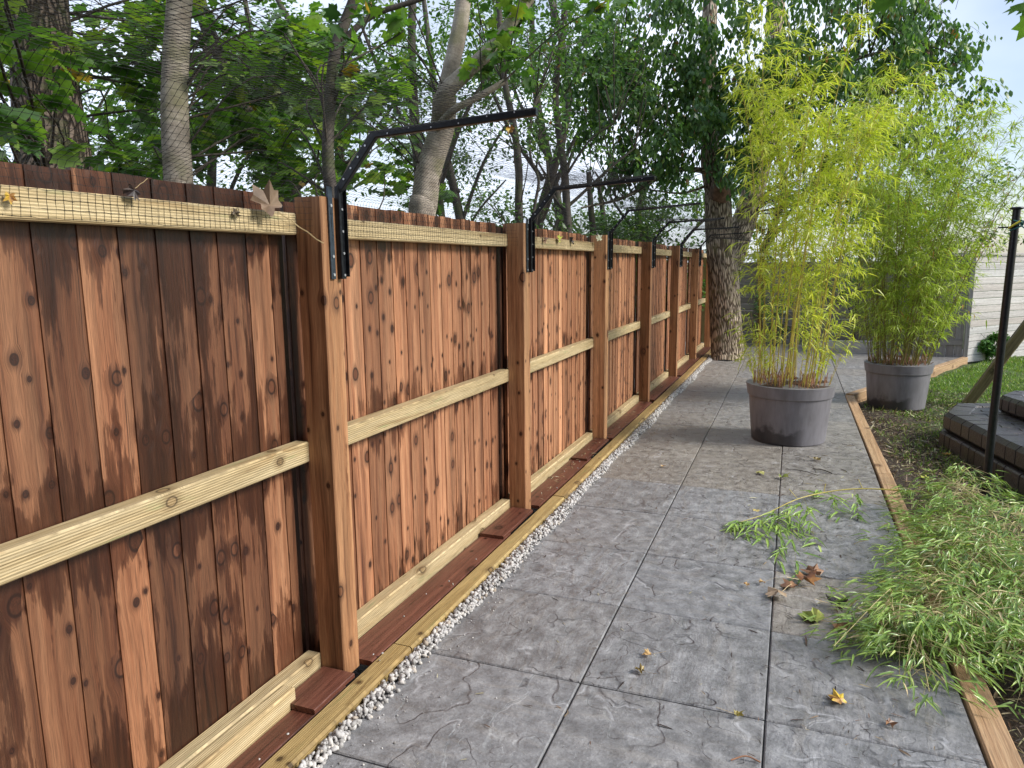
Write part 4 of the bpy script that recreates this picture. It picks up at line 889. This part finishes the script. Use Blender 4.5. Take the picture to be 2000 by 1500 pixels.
m = MB(); m.beam((20.3, 76, 5.8), (20.3, 76, 8.2), .9, .7, up=(0, 1, 0)); ch_ = m.build('chimney', plain('brown_chimney_brick', (.30, .19, .15), .8, var=.3)); ch_.parent = rf; ch_.matrix_parent_inverse = Matrix.Translation(-Vector(hs.location))

# unseen house added behind the camera to keep sky light off camera-facing sides
hb = empty('added_brick_house', (1, -2.6, -.1), 'brick house wall with windows added unseen behind the viewpoint to block sky light', 'house')
g = NG('brick_wall'); geo = g.t.nodes.new('ShaderNodeNewGeometry'); bt_ = g.t.nodes.new('ShaderNodeTexBrick'); bt_.inputs['Scale'].default_value = 1.; bt_.inputs['Brick Width'].default_value = .225; bt_.inputs['Row Height'].default_value = .075; bt_.inputs['Mortar Size'].default_value = .006
bt_.inputs['Color1'].default_value = (.16, .07, .045, 1); bt_.inputs['Color2'].default_value = (.11, .05, .035, 1); bt_.inputs['Mortar'].default_value = (.25, .23, .2, 1)
a_, b_, c_ = g.sep(geo.outputs['Position']); g._in(bt_.inputs['Vector'], g.comb(g.math('ADD', a_, b_), c_, 0.)); g.set(col=bt_.outputs['Color'], rough=.85)
m = MB(); m.beam((-3.5, -2.8, 2.7), (6.5, -2.8, 2.7), .3, 5.6, ch=.01); setp(m.build('wall', g.m), hb)
m = MB(); m.beam((-3.8, -2.9, 5.6), (6.8, -2.9, 5.6), 1.2, .2, ch=.01); setp(m.build('roof', plain('roof_tiles', (.08, .05, .04), .8)), hb)
for (x, z, w_, h_) in ((-1.2, 1.5, 1.2, 1.1), (3.6, 1.5, 1.6, 1.1), (3.6, 4.2, 1.4, 1.0)):
    m = MB(); m.beam((x-w_/2, -2.635, z), (x+w_/2, -2.635, z), .03, h_, ch=.004); wf = setp(m.build('window', plain('dark_glass', (.02, .025, .03), .08, bump=0)), hb)

# ================================================================== BRICK STEPS
g = NG('dark_block_paver'); wc = g.attr('wc'); rn = g.attr('rnd', 'Fac'); n = g.noise(wc, 60., 5, .7); n2 = g.noise(wc, 9., 4, .6)
c = g.ramp(n, [(.3, (.022, .019, .020)), (.7, (.070, .062, .067))]); c = g.mix(g.math('MULTIPLY', g.sstep(n2, .5, .65), .45), c, (.055, .055, .035)); c = g.mix(1., c, g.comb(g.math('MULTIPLY_ADD', rn, .5, .75), g.math('MULTIPLY_ADD', rn, .5, .75), g.math('MULTIPLY_ADD', rn, .5, .75)), 'MULTIPLY')
g.set(col=c, rough=.38, spec=.7); g.bump(n, .9, .005); M_BLOCK = g.m
steps = empty('brick_steps', (1.9, 7, -.09), 'low two tier steps of dark rounded block pavers on the lawn behind the black pole', 'steps')
def course(m, pts, z0, z1, depth, lens, ch):
    for a, b_ in zip(pts[:-1], pts[1:]):
        a = Vector((*a, 0)); b_ = Vector((*b_, 0)); d = (b_-a); Ln = d.length; d.normalize(); inn = Vector((d.y, -d.x, 0)); s = 0; k = 0
        while s < Ln-.03:
            l_ = min(lens[k % len(lens)], Ln-s); 
            m.beam(a+d*(s+.005)+inn*depth/2+Vector((0, 0, (z0+z1)/2+random.uniform(-.002, .002))), a+d*(s+l_-.005)+inn*random.uniform(.98, 1.03)*depth/2+Vector((0, 0, (z0+z1)/2)), depth, z1-z0, ch=ch, rnd=random.random()); s += l_; k += 1
def fill(m, x0, x1, y0_, y1_, z, inside):
    y = y0_
    while y < y1_:
        x = x0+(.1 if int(y*10) % 2 else 0)
        while x < x1:
            if inside(x+.1, y+.05) and inside(x+.06, y+.05): m.beam((x+.003, y+.05, z-.03), (x+.197, y+.05, z-.03), .094, .06+random.uniform(-.002, .002), ch=.006, rnd=random.random())
            x += .2
        y += .1
P1 = [(1.50, 5.2), (1.20, 6.66), (1.36, 7.15), (3.05, 7.7)]; P2 = [(1.90, 5.6), (1.60, 6.80), (1.75, 7.08), (3.0, 7.48)]
def inside_of(P, dd):
    def f_(x, y):
        for a, b_ in zip(P[:-1], P[1:]):
            d = Vector((b_[0]-a[0], b_[1]-a[1])).normalized()
            if (x-a[0])*d.y-(y-a[1])*d.x < dd: return False
        return True
    return f_
m = MB(); course(m, [(p[0]-.02, p[1]) for p in P1], -.10, .045, .20, [.10, .13, .2], .012); course(m, P1, .05, .205, .20, [.14, .21, .13, .2], .032)
fill(m, 1.2, 3.1, 5.2, 8.1, .200, inside_of(P1, .195)); core_ = [(x, y, z) for z in (-.1, .194) for (x, y) in [(3.1, 5.25), (1.60, 5.25), (1.33, 6.60), (1.44, 7.0), (2.0, 7.22), (3.1, 7.55)]]
m.add(core_, [(0, 1, 2, 3, 4, 5)[::-1], tuple(range(6, 12))]+[(i, (i+1) % 6, 6+(i+1) % 6, 6+i) for i in range(6)], core_, rnd=.2); setp(m.build('lower_tier', M_BLOCK), steps)
m = MB(); course(m, P2, .208, .345, .16, [.10, .16, .1], .028); fill(m, 1.6, 3.0, 5.5, 7.8, .342, inside_of(P2, .16)); core_ = [(x, y, z) for z in (.19, .334) for (x, y) in [(3.0, 5.65), (2.0, 5.65), (1.72, 6.75), (1.84, 6.98), (2.3, 7.15), (3.0, 7.35)]]
m.add(core_, [(0, 1, 2, 3, 4, 5)[::-1], tuple(range(6, 12))]+[(i, (i+1) % 6, 6+(i+1) % 6, 6+i) for i in range(6)], core_, rnd=.2); setp(m.build('upper_tier', M_BLOCK), steps)

# leaning timber, black pole
m = MB(); m.beam((1.76, 8.75, -.12), (2.72, 8.6, 1.72), .095, .10, up=(0, 1, 0), ch=.012, segs=6, wob=.003, tone=.9); tag(m.build('leaning_timber_post', M_MOSSY), 'mossy square timber leaning over the brick steps', 'post')
pole = empty('black_pole', (1.197, 5.17, -.09), 'upright black metal pole with a rope tied near its cap', 'pole')
tb = TB(); tb.tube([(1.197, 5.17, -.12), (1.199, 5.17, .4), (1.206, 5.17, 1.1), (1.214, 5.17, 1.72)], [.0245, .0235, .0225, .021], 20, .004)
setp(tb.build('tube', M_BLACK), pole)
m = MB(); m.lathe([(.021, 0), (.034, .004), (.036, .010), (.030, .016), (.0001, .018)], 24, (1.214, 5.17, 1.712)); setp(m.build('cap', M_BLACK, smooth=True), pole)
tb = TB()
for k in range(5):
    zc = 1.605+.011*k; rr = .026+.004*math.sin(k*2.); t = np.linspace(0, 2*np.pi, 25); tb.tube(np.stack([1.2155+rr*np.cos(t)+.012*(k > 1), 5.17+rr*np.sin(t), zc+.012*np.cos(t+k)], -1), .0042, 6)
tb.tube(smoothpath([(1.235, 5.15, 1.62), (1.27, 5.14, 1.60), (1.31, 5.13, 1.63), (1.36, 5.13, 1.66)], 6), .0042, 6); tb.tube(smoothpath([(1.235, 5.15, 1.63), (1.28, 5.14, 1.65), (1.34, 5.13, 1.62)], 6), .0042, 6)
setp(tb.build('rope', plain('teal_rope', (.02, .13, .14), .6, nscale=200, var=.6)), pole)
tb = TB(); tb.tube(smoothpath([(1.175, 5.15, 1.605), (1.20, 5.138, 1.625), (1.23, 5.14, 1.645)], 6), .006, 8); setp(tb.build('yellow_tie', plain('yellow_rope', (.6, .5, .03), .5)), pole)
tb = TB(); tb.tube([(1.20, 5.15, 1.612), (1.125, 5.15, 1.610)], .0045, 8); setp(tb.build('hook', M_BLACK), pole)

# ================================================================== GRASS, MULCH, CUTTINGS, FALLEN LEAVES
rng = np.random.default_rng(21)
n = 110000; gxp = rng.uniform(.75, 5.2, n); gyp = 3.2+rng.random(n)**.8*10.2
dens = np.sin(gxp*2.3+1)*np.sin(gyp*1.7)+.6*np.sin(gxp*6.1+gyp*3.3)+.5*np.sin(gxp*11+gyp*9)+(gxp-1.1)*1.9-.1*(6-gyp)
ed_line = np.where(gyp < 8.45, .70, .70+(gyp-8.45)*.473)
keep = (dens > rng.normal(size=n)*.7-.0) & (gxp > ed_line+.06)
ins = inside_of([(p[0]-.03, p[1]) for p in P1], 0.)
keep &= ~np.array([ins(a, b_) and 5.1 < b_ < 7.8 for a, b_ in zip(gxp, gyp)])
gxp, gyp = gxp[keep], gyp[keep]; n = len(gxp); hgt = rng.uniform(.018, .048, n)
az = rng.uniform(0, 6.28, n); wd = rng.uniform(.0016, .003, n); base = np.stack([gxp, gyp, np.full(n, -.09)], -1)
sdv = np.stack([np.cos(az), np.sin(az), 0*az], -1)*wd[:, None]; ln = np.stack([rng.normal(size=n)*.5, rng.normal(size=n)*.5, np.ones(n)], -1)*hgt[:, None]
V = np.stack([base-sdv, base+sdv, base+ln*.6+sdv*.6, base+ln*1.1+np.stack([rng.normal(size=n), rng.normal(size=n), 0*az], -1)*.008], 1).reshape(-1, 3)
tag(npmesh('lawn_grass', V, (np.arange(n)*4)[:, None]+np.array([[0, 1, 2, 3]]), [M_GRASS], None, {'rnd': np.repeat(rng.random(n), 4)}), 'short patchy lawn grass beyond the right timber edging', kind='stuff')
# mulch chips and curled dead leaves
M_CHIP = leafmat('dead_leaf_and_chip', [(0., (.02, .013, .010)), (.3, (.06, .035, .025)), (.5, (.17, .10, .065)), (.7, (.36, .28, .17)), (.88, (.50, .48, .26)), (1., (.62, .58, .5))], trans=.05, rough=.55)
n = 30000; mxp = rng.gamma(1.5, .55, n)+.69; myp = rng.uniform(2.2, 9.5, n); s_ = mxp < 4.2; mxp, myp = mxp[s_], myp[s_]; n = len(mxp)
mxp = np.where(myp > 8.4, mxp+(myp-8.4)*.47, mxp)
P = np.stack([mxp, myp, rng.uniform(-.084, -.058, n)], -1); D = runit(n)*np.array([1, 1, .3]); N = runit(n)*.45+np.array([0, 0, 1.])
leafmesh('mulch_litter', M_CHIP, TBl, P, D, N, rng.gamma(2.2, .014, n)+.010, rng.beta(1.1, 1.35, n))
tag(bpy.data.objects['mulch_litter'], 'dark mulch with dead bamboo leaves and chips beside the timber edging', kind='stuff')
n = 1700; px2 = np.concatenate([rng.uniform(-1.1, .57, n//2), rng.normal(.35, .22, n//2)]); py2 = np.concatenate([rng.uniform(1.6, 11, n//2), rng.uniform(1.9, 6.5, n//2)]); s_ = (px2 < .57) & (px2 > -1.15)
px2, py2 = px2[s_], py2[s_]; n = len(px2); P = np.stack([px2, py2, rng.uniform(.002, .006, n)], -1)
leafmesh('patio_litter', M_CHIP, TBl, P, runit(n)*np.array([1, 1, .1]), runit(n)*.25+np.array([0, 0, 1.]), rng.gamma(2., .009, n)+.005, rng.beta(1., 1.7, n))
tag(bpy.data.objects['patio_litter'], 'small specks of leaf and soil scattered over the patio slabs', kind='stuff')
for k, (p, q, lb) in enumerate([((.02, 5.22, .006), (.22, 5.12, .006), 'longer thin black twig on the slabs in front of the nearer pot'), ((.19, 5.28, .006), (.31, 5.20, .006), 'short thick black twig on the slabs in front of the nearer pot'), ((-.10, 1.98, .004), (-.02, 2.0, .004), 'small reddish twig on the nearest slab at the bottom edge')]):
    tb = TB(); tb.tube(smoothpath([p, ((p[0]+q[0])/2, (p[1]+q[1])/2+.012, .012), q], 4), .0035 if k == 1 else .0022, 6); tag(tb.build('twig', M_TWIG if k < 2 else M_STUBBLE), lb, 'twig')
# dry bits on the red boards
n = 260; yy = rng.uniform(3.9, 12, n); P = np.stack([fx(yy)-rng.uniform(-.03, .08, n), yy, np.full(n, .045)], -1)
leafmesh('board_litter', M_CHIP, TBl, P, runit(n)*np.array([1, 1, .15]), runit(n)*.3+np.array([0, 0, 1.]), rng.uniform(.02, .05, n), rng.beta(1.6, 1.2, n)); tag(bpy.data.objects['board_litter'], 'dry bamboo leaves lying on the flat boards along the fence foot', kind='stuff')

def spray_heap(name, seedv, sprays, mat, smat, size=(.07, .13)):
    """sprays: (x, y, z, azimuth, length, number of leaf tufts, spread)"""
    global rng; rng = np.random.default_rng(seedv); tb = TB(); Ps = []; Ds = []
    for (x, y, z, az, Ln, nt_, sp_) in sprays:
        d = np.array([math.cos(az), math.sin(az), 0]); p0 = np.array([x, y, z])-d*Ln*.5; p1 = np.array([x, y, z+.05+.04*rng.random()]); p2 = np.array([x, y, max(.012, z-.03)])+d*Ln*.5
        path = smoothpath([p0, p1, p2], 6); tb.tube(path, np.linspace(.0034, .0014, len(path)), 5)
        if rng.random() < .5: tb.tube(smoothpath([p0+rng.normal(size=3)*.05, p1+np.array([0, 0, .03]), p2+rng.normal(size=3)*np.array([.1, .1, .01])], 4), .0013, 4)
        if rng.random() < .35: tb.tube(smoothpath([p0+np.array([0, 0, .02]), p1+rng.normal(size=3)*.06, p2+rng.normal(size=3)*np.array([.15, .15, .02])+np.array([0, 0, .03])], 4), .0018, 4)
        for k in range(nt_):
            t = rng.uniform(.05, .999)*(len(path)-1); i = int(t); q = path[i]*(1-(t-i))+path[min(i+1, len(path)-1)]*(t-i)
            sd = rng.choice((-1, 1)); a2 = az+sd*rng.uniform(.3, 1.3); bl = rng.uniform(.05, .22)*sp_
            e_ = q+np.array([math.cos(a2)*bl, math.sin(a2)*bl, rng.uniform(-.03, .05)]); e_[2] = max(e_[2], .008)
            tb.tube([q, (q+e_)/2+np.array([0, 0, .012]), e_], .0009, 3)
            nl = rng.integers(5, 10); da = a2+rng.normal(size=nl)*.55
            dd = np.stack([np.cos(da), np.sin(da), rng.normal(size=nl)*.28-.12], -1); Ps.append(e_+rng.normal(size=(nl, 3))*.015); Ds.append(dd)
    P = np.vstack(Ps); P[:, 2] = np.maximum(P[:, 2], .006); D = np.vstack(Ds)
    lowest = P[:, 2] < .03; D[lowest, 2] = np.abs(D[lowest, 2])*.3
    n = len(P); N = runit(n)*.6+np.array([0, 0, 1.]); rn_ = rng.beta(2, 2.2, n)*.95; rn_ = np.where(rng.random(n) < .025, 1., rn_)
    return tb, P, D, N, size[0]+(size[1]-size[0])*rng.beta(1.6, 1.6, n), rn_
rng = np.random.default_rng(5); S_ = []
def hs_(n, cx, cy, sx, sy, zmax, az0, azs=.6, Ln=(.25, .6), nt_=(8, 15), lim=None):
    for _ in range(n):
        x = cx+rng.normal()*sx; y = cy+rng.normal()*sy
        if lim and x < lim(y): x = lim(y)+rng.random()*.12
        S_.append((x, y, rng.uniform(.02, zmax*.8), az0+rng.normal()*azs, rng.uniform(*Ln), int(rng.integers(*nt_)), 1.))
lim = lambda y: .50+.24*max(0, (y-3.1))
hs_(44, .90, 3.9, .16, .36, .17, 3.6, 1.1, (.2, .45), lim=lim)
hs_(24, .80, 3.2, .15, .22, .13, 3.8, .9, (.2, .4), lim=lim)
hs_(12, .44, 2.82, .05, .08, .09, 4.2, .5, (.16, .30), lim=lambda y: .40)
hs_(9, .56, 3.0, .06, .08, .09, 4.0, .6, (.18, .30), lim=lambda y: .48)
hs_(24, 1.30, 3.75, .22, .45, .12, 3.3, 1.3, (.2, .5), lim=lim)
hs_(9, 1.02, 3.1, .13, .16, .11, 4.0, .9, (.2, .4), lim=lim)
hs_(6, .90, 2.85, .05, .08, .05, 4.2, .6, (.16, .3), lim=lambda y: .82)
tb, P, D, N, sz_, rn_ = spray_heap('h', 31, S_, M_CUT, M_STEM_G, (.035, .085))
hp = empty('bamboo_cuttings_heap', (.7, 3.4, 0)); tag(hp, 'heap of freshly cut green bamboo sprays lying over the right timber edging', kind='stuff')
setp(tb.build('stems', plain('pale_cut_stem', (.42, .36, .17), .5, nscale=10, var=.4, bump=.05)), hp); setp(leafmesh('leaves', M_CUT, TB_, P, D, N, sz_, rn_), hp)
# the single long cut cane reaching left over the slabs
rng = np.random.default_rng(9); ct = empty('bamboo_cane', (0, 4, 0), 'single long cut bamboo cane reaching left from the heap over the slabs', 'cane')
path = smoothpath([(.74, 4.62, .10), (.40, 4.60, .085), (.12, 4.42, .06), (-.08, 4.12, .035), (-.22, 3.98, .012)], 7); tb = TB(); tb.tube(path, np.linspace(.0045, .0015, len(path)), 7)
for k in (6, 11, 15): q = path[k]; tb.tube([q, q+np.array([rng.normal()*.03, .02, .05])], .002, 4)
setp(tb.build('stem', M_STEM_Y), ct); Ps = []; Ds = []; tb = TB()
for k, (t, ax, ay) in enumerate([(.25, .0, -.30), (.38, .02, -.24), (.50, -.03, -.50), (.52, .05, -.62), (.60, -.02, -.38), (.68, .0, -.22), (.80, .03, -.30), (.9, .02, -.22), (.97, -.03, -.12), (.45, .0, .10), (.7, .05, -.7), (.62, .06, -.9)]):
    q = path[int(t*(len(path)-1))]; e_ = q+np.array([ax, ay, 0]); e_[2] = .012; bp = smoothpath([q, (q+e_)/2+np.array([0, 0, .02]), e_], 4); tb.tube(bp, .0009, 3)
    for j in range(2, len(bp)):
        nl = 3; da = math.atan2(ay, ax)+rng.normal(size=nl)*.7; Ps.append(bp[j]+rng.normal(size=(nl, 3))*np.array([.015, .015, .002])); Ds.append(np.stack([np.cos(da), np.sin(da), rng.uniform(-.03, .1, nl)], -1))
P = np.vstack(Ps); P[:, 2] = np.maximum(P[:, 2], .008); D = np.vstack(Ds); n = len(P)
setp(tb.build('branchlets', M_STEM_G), ct); setp(leafmesh('leaves', M_CUT, TB_, P, D, runit(n)*.4+np.array([0, 0, 1.]), rng.uniform(.07, .12, n), rng.beta(2, 2.2, n)*.9), ct)

# --- fallen maple leaves, one object each
def mapleleaf(name, label, loc, size, cols, rz, tilt=(0, 0), curl=.35, stalk=.8, group=None, normal=None):
    Tv, Tf = TL; V = Tv.copy(); V[:, 0] -= .35; rr = np.hypot(V[:, 0], V[:, 1]); V[:, 2] = curl*rr**2*np.cos(3*np.arctan2(V[:, 1], V[:, 0])+rz)*.9+curl*.35*rr
    V[:, 2] += np.random.default_rng(len(label)*7+int(size*1e4)).normal(size=len(V))*.05*(1+curl); V[1:, :2] *= np.random.default_rng(len(label)).uniform(.78, 1.18, (len(V)-1, 1)); V *= size; me = bpy.data.meshes.new(name); st = np.array([(-.25-.1*k, .015*math.sin(k*1.3), .02+.03*k*(curl > .2)) for k in range(int(stalk*8)+1)])*size
    n0 = len(V); Vs = [tuple(v) for v in V]; Fs = [tuple(int(i) for i in q) for q in Tf]; mi = [0]*len(Fs); wd = .016*size
    for k, p in enumerate(st): Vs += [(p[0], p[1]-wd, p[2]), (p[0], p[1]+wd, p[2]), (p[0], p[1], p[2]+wd)]
    for k in range(len(st)-1):
        b = n0+3*k
        for a_, b_ in ((0, 1), (1, 2), (2, 0)): Fs.append((b+a_, b+b_, b+3+b_, b+3+a_)); mi.append(1)
    me.from_pydata(Vs, [], Fs); me.polygons.foreach_set('material_index', np.array(mi, np.int32))
    g = NG('fallen_leaf_skin'); tcn = g.t.nodes.new('ShaderNodeTexCoord'); n = g.noise(tcn.outputs['Object'], 1.4/size, 4, .65)
    g.set(col=g.ramp(n, [(.32, cols[0]), (.5, cols[1]), (.66, cols[2])]), rough=.45, spec=.5)
    o = link(name, me, None, [g.m, M_STALK]); o.location = loc
    if normal is None: o.rotation_euler = (tilt[0], tilt[1], rz)
    else: o.rotation_euler = Vector(normal).to_track_quat('Z', 'Y').to_euler(); o.rotation_euler.rotate_axis('Z', rz)
    return tag(o, label, 'leaf', group)
M_STALK = plain('pale_leaf_stalk', (.55, .42, .22), .6, var=.3)
BR = ((.06, .025, .015), (.17, .08, .04), (.32, .17, .08)); PALE = ((.20, .13, .08), (.36, .26, .17), (.50, .40, .28)); GR = ((.08, .12, .02), (.22, .30, .05), (.42, .45, .12)); DK = ((.012, .009, .009), (.03, .02, .02), (.07, .045, .035)); YL = ((.16, .05, .03), (.40, .22, .05), (.7, .52, .05)); TAN = ((.25, .13, .04), (.42, .26, .10), (.52, .36, .16))
FG = 'fallen leaves on the patio slabs'
mapleleaf('fallen_leaf', 'pale dry star shaped leaf left of the brown leaf pile on the slabs', (.005, 3.13, .018), 0.102, PALE, -2.2, curl=.3, group=FG)
mapleleaf('fallen_leaf', 'curled brown leaf with orange edge in the pile beyond the pale leaf', (.11, 3.30, .025), 0.102, ((.05, .02, .012), (.22, .09, .03), (.45, .22, .05)), .6, curl=.75, group=FG)
mapleleaf('fallen_leaf', 'purplish brown leaf behind the curled brown leaf', (.15, 3.40, .02), 0.108, BR, 1.9, curl=.4, group=FG)
mapleleaf('fallen_leaf', 'dark red brown leaf tucked under the curled brown leaf', (.06, 3.24, .01), 0.090, BR, 2.9, curl=.3, group=FG)
mapleleaf('fallen_leaf', 'almost black crumpled leaf on the slabs beside the cut bamboo', (.225, 3.09, .025), 0.096, DK, .3, curl=.8, group=FG)
mapleleaf('fallen_leaf', 'fresh green and yellow leaf lying nearest the tip of the bamboo heap', (.150, 2.955, .015), 0.108, GR, 2.4, curl=.35, group=FG)
mapleleaf('fallen_leaf', 'brown leaf beside the green leaf at the edge of the bamboo heap', (.235, 2.935, .012), 0.090, ((.08, .03, .02), (.25, .11, .04), (.42, .22, .08)), -.4, curl=.4, group=FG)
mapleleaf('fallen_leaf', 'yellow and brown leaf alone in the middle of the nearest right slab', (.208, 2.388, .012), .068, YL, 2.6, curl=.28, stalk=.6, group=FG)
mapleleaf('fallen_leaf', 'small tan leaf, its stalk pointing right, upper of two on the centre slab', (-.425, 2.462, .012), .042, TAN, 3.3, curl=.7, stalk=1.6, group=FG)
mapleleaf('fallen_leaf', 'small olive brown leaf, stalk pointing left, lower of two on the centre slab', (-.43, 2.345, .012), .042, ((.05, .035, .01), (.16, .11, .03), (.3, .22, .06)), 2.6, curl=.7, stalk=1.8, group=FG)
mapleleaf('fallen_leaf', 'shrivelled yellow leaf with a long stalk left of the slab joint near the bottom', (-.10, 2.20, .012), .036, ((.1, .06, .02), (.35, .3, .08), (.5, .45, .15)), .2, curl=.8, stalk=1.9, group=FG)
mapleleaf('fallen_leaf', 'small brown torn leaf right of the yellow and brown leaf', (.345, 2.325, .008), .04, BR, -.7, curl=.5, stalk=.9, group=FG)
mapleleaf('fallen_leaf', 'olive leaf with a pale curved stalk close to the right timber edging', (.545, 2.76, .012), .045, ((.08, .06, .03), (.28, .23, .10), (.45, .38, .2)), .9, curl=.6, stalk=1.6, group=FG)
mapleleaf('fallen_leaf', 'tan leaf with a long stalk above the pale star shaped leaf', (-.06, 3.24, .012), .035, TAN, -2.6, curl=.7, stalk=2.0, group=FG)
mapleleaf('fallen_leaf', 'small tan leaf lying left of the other long stalked tan leaf', (-.13, 3.19, .012), .032, TAN, .1, curl=.7, stalk=1.6, group=FG)
mapleleaf('fallen_leaf', 'crumpled green leaf on the slabs in front of the nearer pot', (.0, 4.97, .018), .08, GR, 1.1, curl=.5, group=FG)
mapleleaf('fallen_leaf', 'yellowish shredded leaf left of the crumpled green leaf', (-.13, 5.04, .012), .07, ((.15, .14, .04), (.4, .4, .12), (.55, .5, .25)), 2.8, curl=.3, group=FG)
mapleleaf('fallen_leaf', 'brown olive leaf right in front of the nearer pot', (.215, 5.53, .015), .07, ((.06, .04, .015), (.2, .15, .04), (.36, .28, .08)), -.2, curl=.5, group=FG)
mapleleaf('fallen_leaf', 'pale yellow leaf on the left end of the cut bamboo cane', (-.14, 4.16, .035), .05, ((.4, .3, .08), (.55, .45, .14), (.65, .55, .25)), .1, curl=.25, stalk=.5, group=FG)
mapleleaf('fallen_leaf', 'tiny yellow leaf alone in the middle of the far left slabs', (-.794, 5.0, .01), .04, TAN, -1., curl=.6, group=FG)
LG = 'large pale leaves lying on the lawn'
for (x, y, s_, a_, lab, cc) in [(.98, 5.75, .075, .1, 'pale yellow leaf on the mulch close to the edging beside the steps', GR), (.93, 5.55, .07, 3., 'bright yellow green leaf nearest the edging on the mulch', ((.3, .35, .05), (.5, .55, .08), (.6, .6, .15))), (1.12, 5.45, .075, .4, 'pale green leaf in front of the steps, left of the black pole', PALE), (1.17, 6.3, .06, 1., 'orange brown leaf against the corner of the steps', YL), (1.36, 4.75, .08, .8, 'large pale curled leaf at the foot of the black pole on its right', PALE)]:
    mapleleaf('fallen_leaf', lab, (x, y, -.062), s_, cc, a_, curl=.4, stalk=.5, group=LG)
NGp = 'leaves caught on the fence net'
nf = (1, 0, .15)
mapleleaf('caught_leaf', 'large pale dead leaf caught in the net left of the nearest post', (-1.455, 1.80, 1.600), .115, ((.11, .07, .045), (.20, .135, .09), (.28, .20, .14)), 2.3, curl=.34, normal=(.9, -.35, .3), stalk=1.7, group=NGp)
mapleleaf('caught_leaf', 'golden brown leaf in the net at the far left end of the top rail', (-1.483, 1.04, 1.565), .028, YL, -1.8, curl=.5, normal=nf, stalk=.4, group=NGp)
mapleleaf('caught_leaf', 'dark curled leaf hanging on the top rail in the middle of the nearest panel', (-1.480, 1.335, 1.600), .045, DK, -2.5, curl=.6, normal=nf, stalk=1.2, group=NGp)
mapleleaf('caught_leaf', 'small dark brown leaf on the top rail just left of the large pale leaf', (-1.482, 1.675, 1.570), .035, ((.04, .03, .02), (.10, .07, .04), (.2, .17, .09)), -.5, curl=.6, normal=nf, stalk=.4, group=NGp)
mapleleaf('caught_leaf', 'small brown leaf left of the green leaf on the third panel rail', (-1.448, 4.33, 1.568), .05, BR, .4, curl=.6, normal=nf, stalk=.8, group=NGp)
mapleleaf('caught_leaf', 'bright yellow green leaf on the third panel rail', (-1.445, 4.62, 1.575), .065, ((.3, .35, .04), (.45, .5, .06), (.5, .5, .1)), 1.4, curl=.5, normal=nf, stalk=.8, group=NGp)
mapleleaf('caught_leaf', 'dark brown leaf right of the green leaf on the third panel rail', (-1.442, 4.93, 1.578), .07, DK, 2.4, curl=.6, normal=nf, stalk=.8, group=NGp)
mapleleaf('caught_leaf', 'pale round leaf on the near top corner of the third post', (-1.40, 5.50, 1.605), .065, ((.4, .4, .25), (.55, .55, .38), (.65, .65, .5)), 1.5, curl=.3, normal=(.7, -.6, .2), stalk=.5, group=NGp)
mapleleaf('caught_leaf', 'golden leaf hanging from the tip of the nearest bracket arm', (-.80, 2.08, 1.815), .032, YL, -1.2, curl=.8, normal=(.2, -.9, .3), stalk=.6, group=NGp)
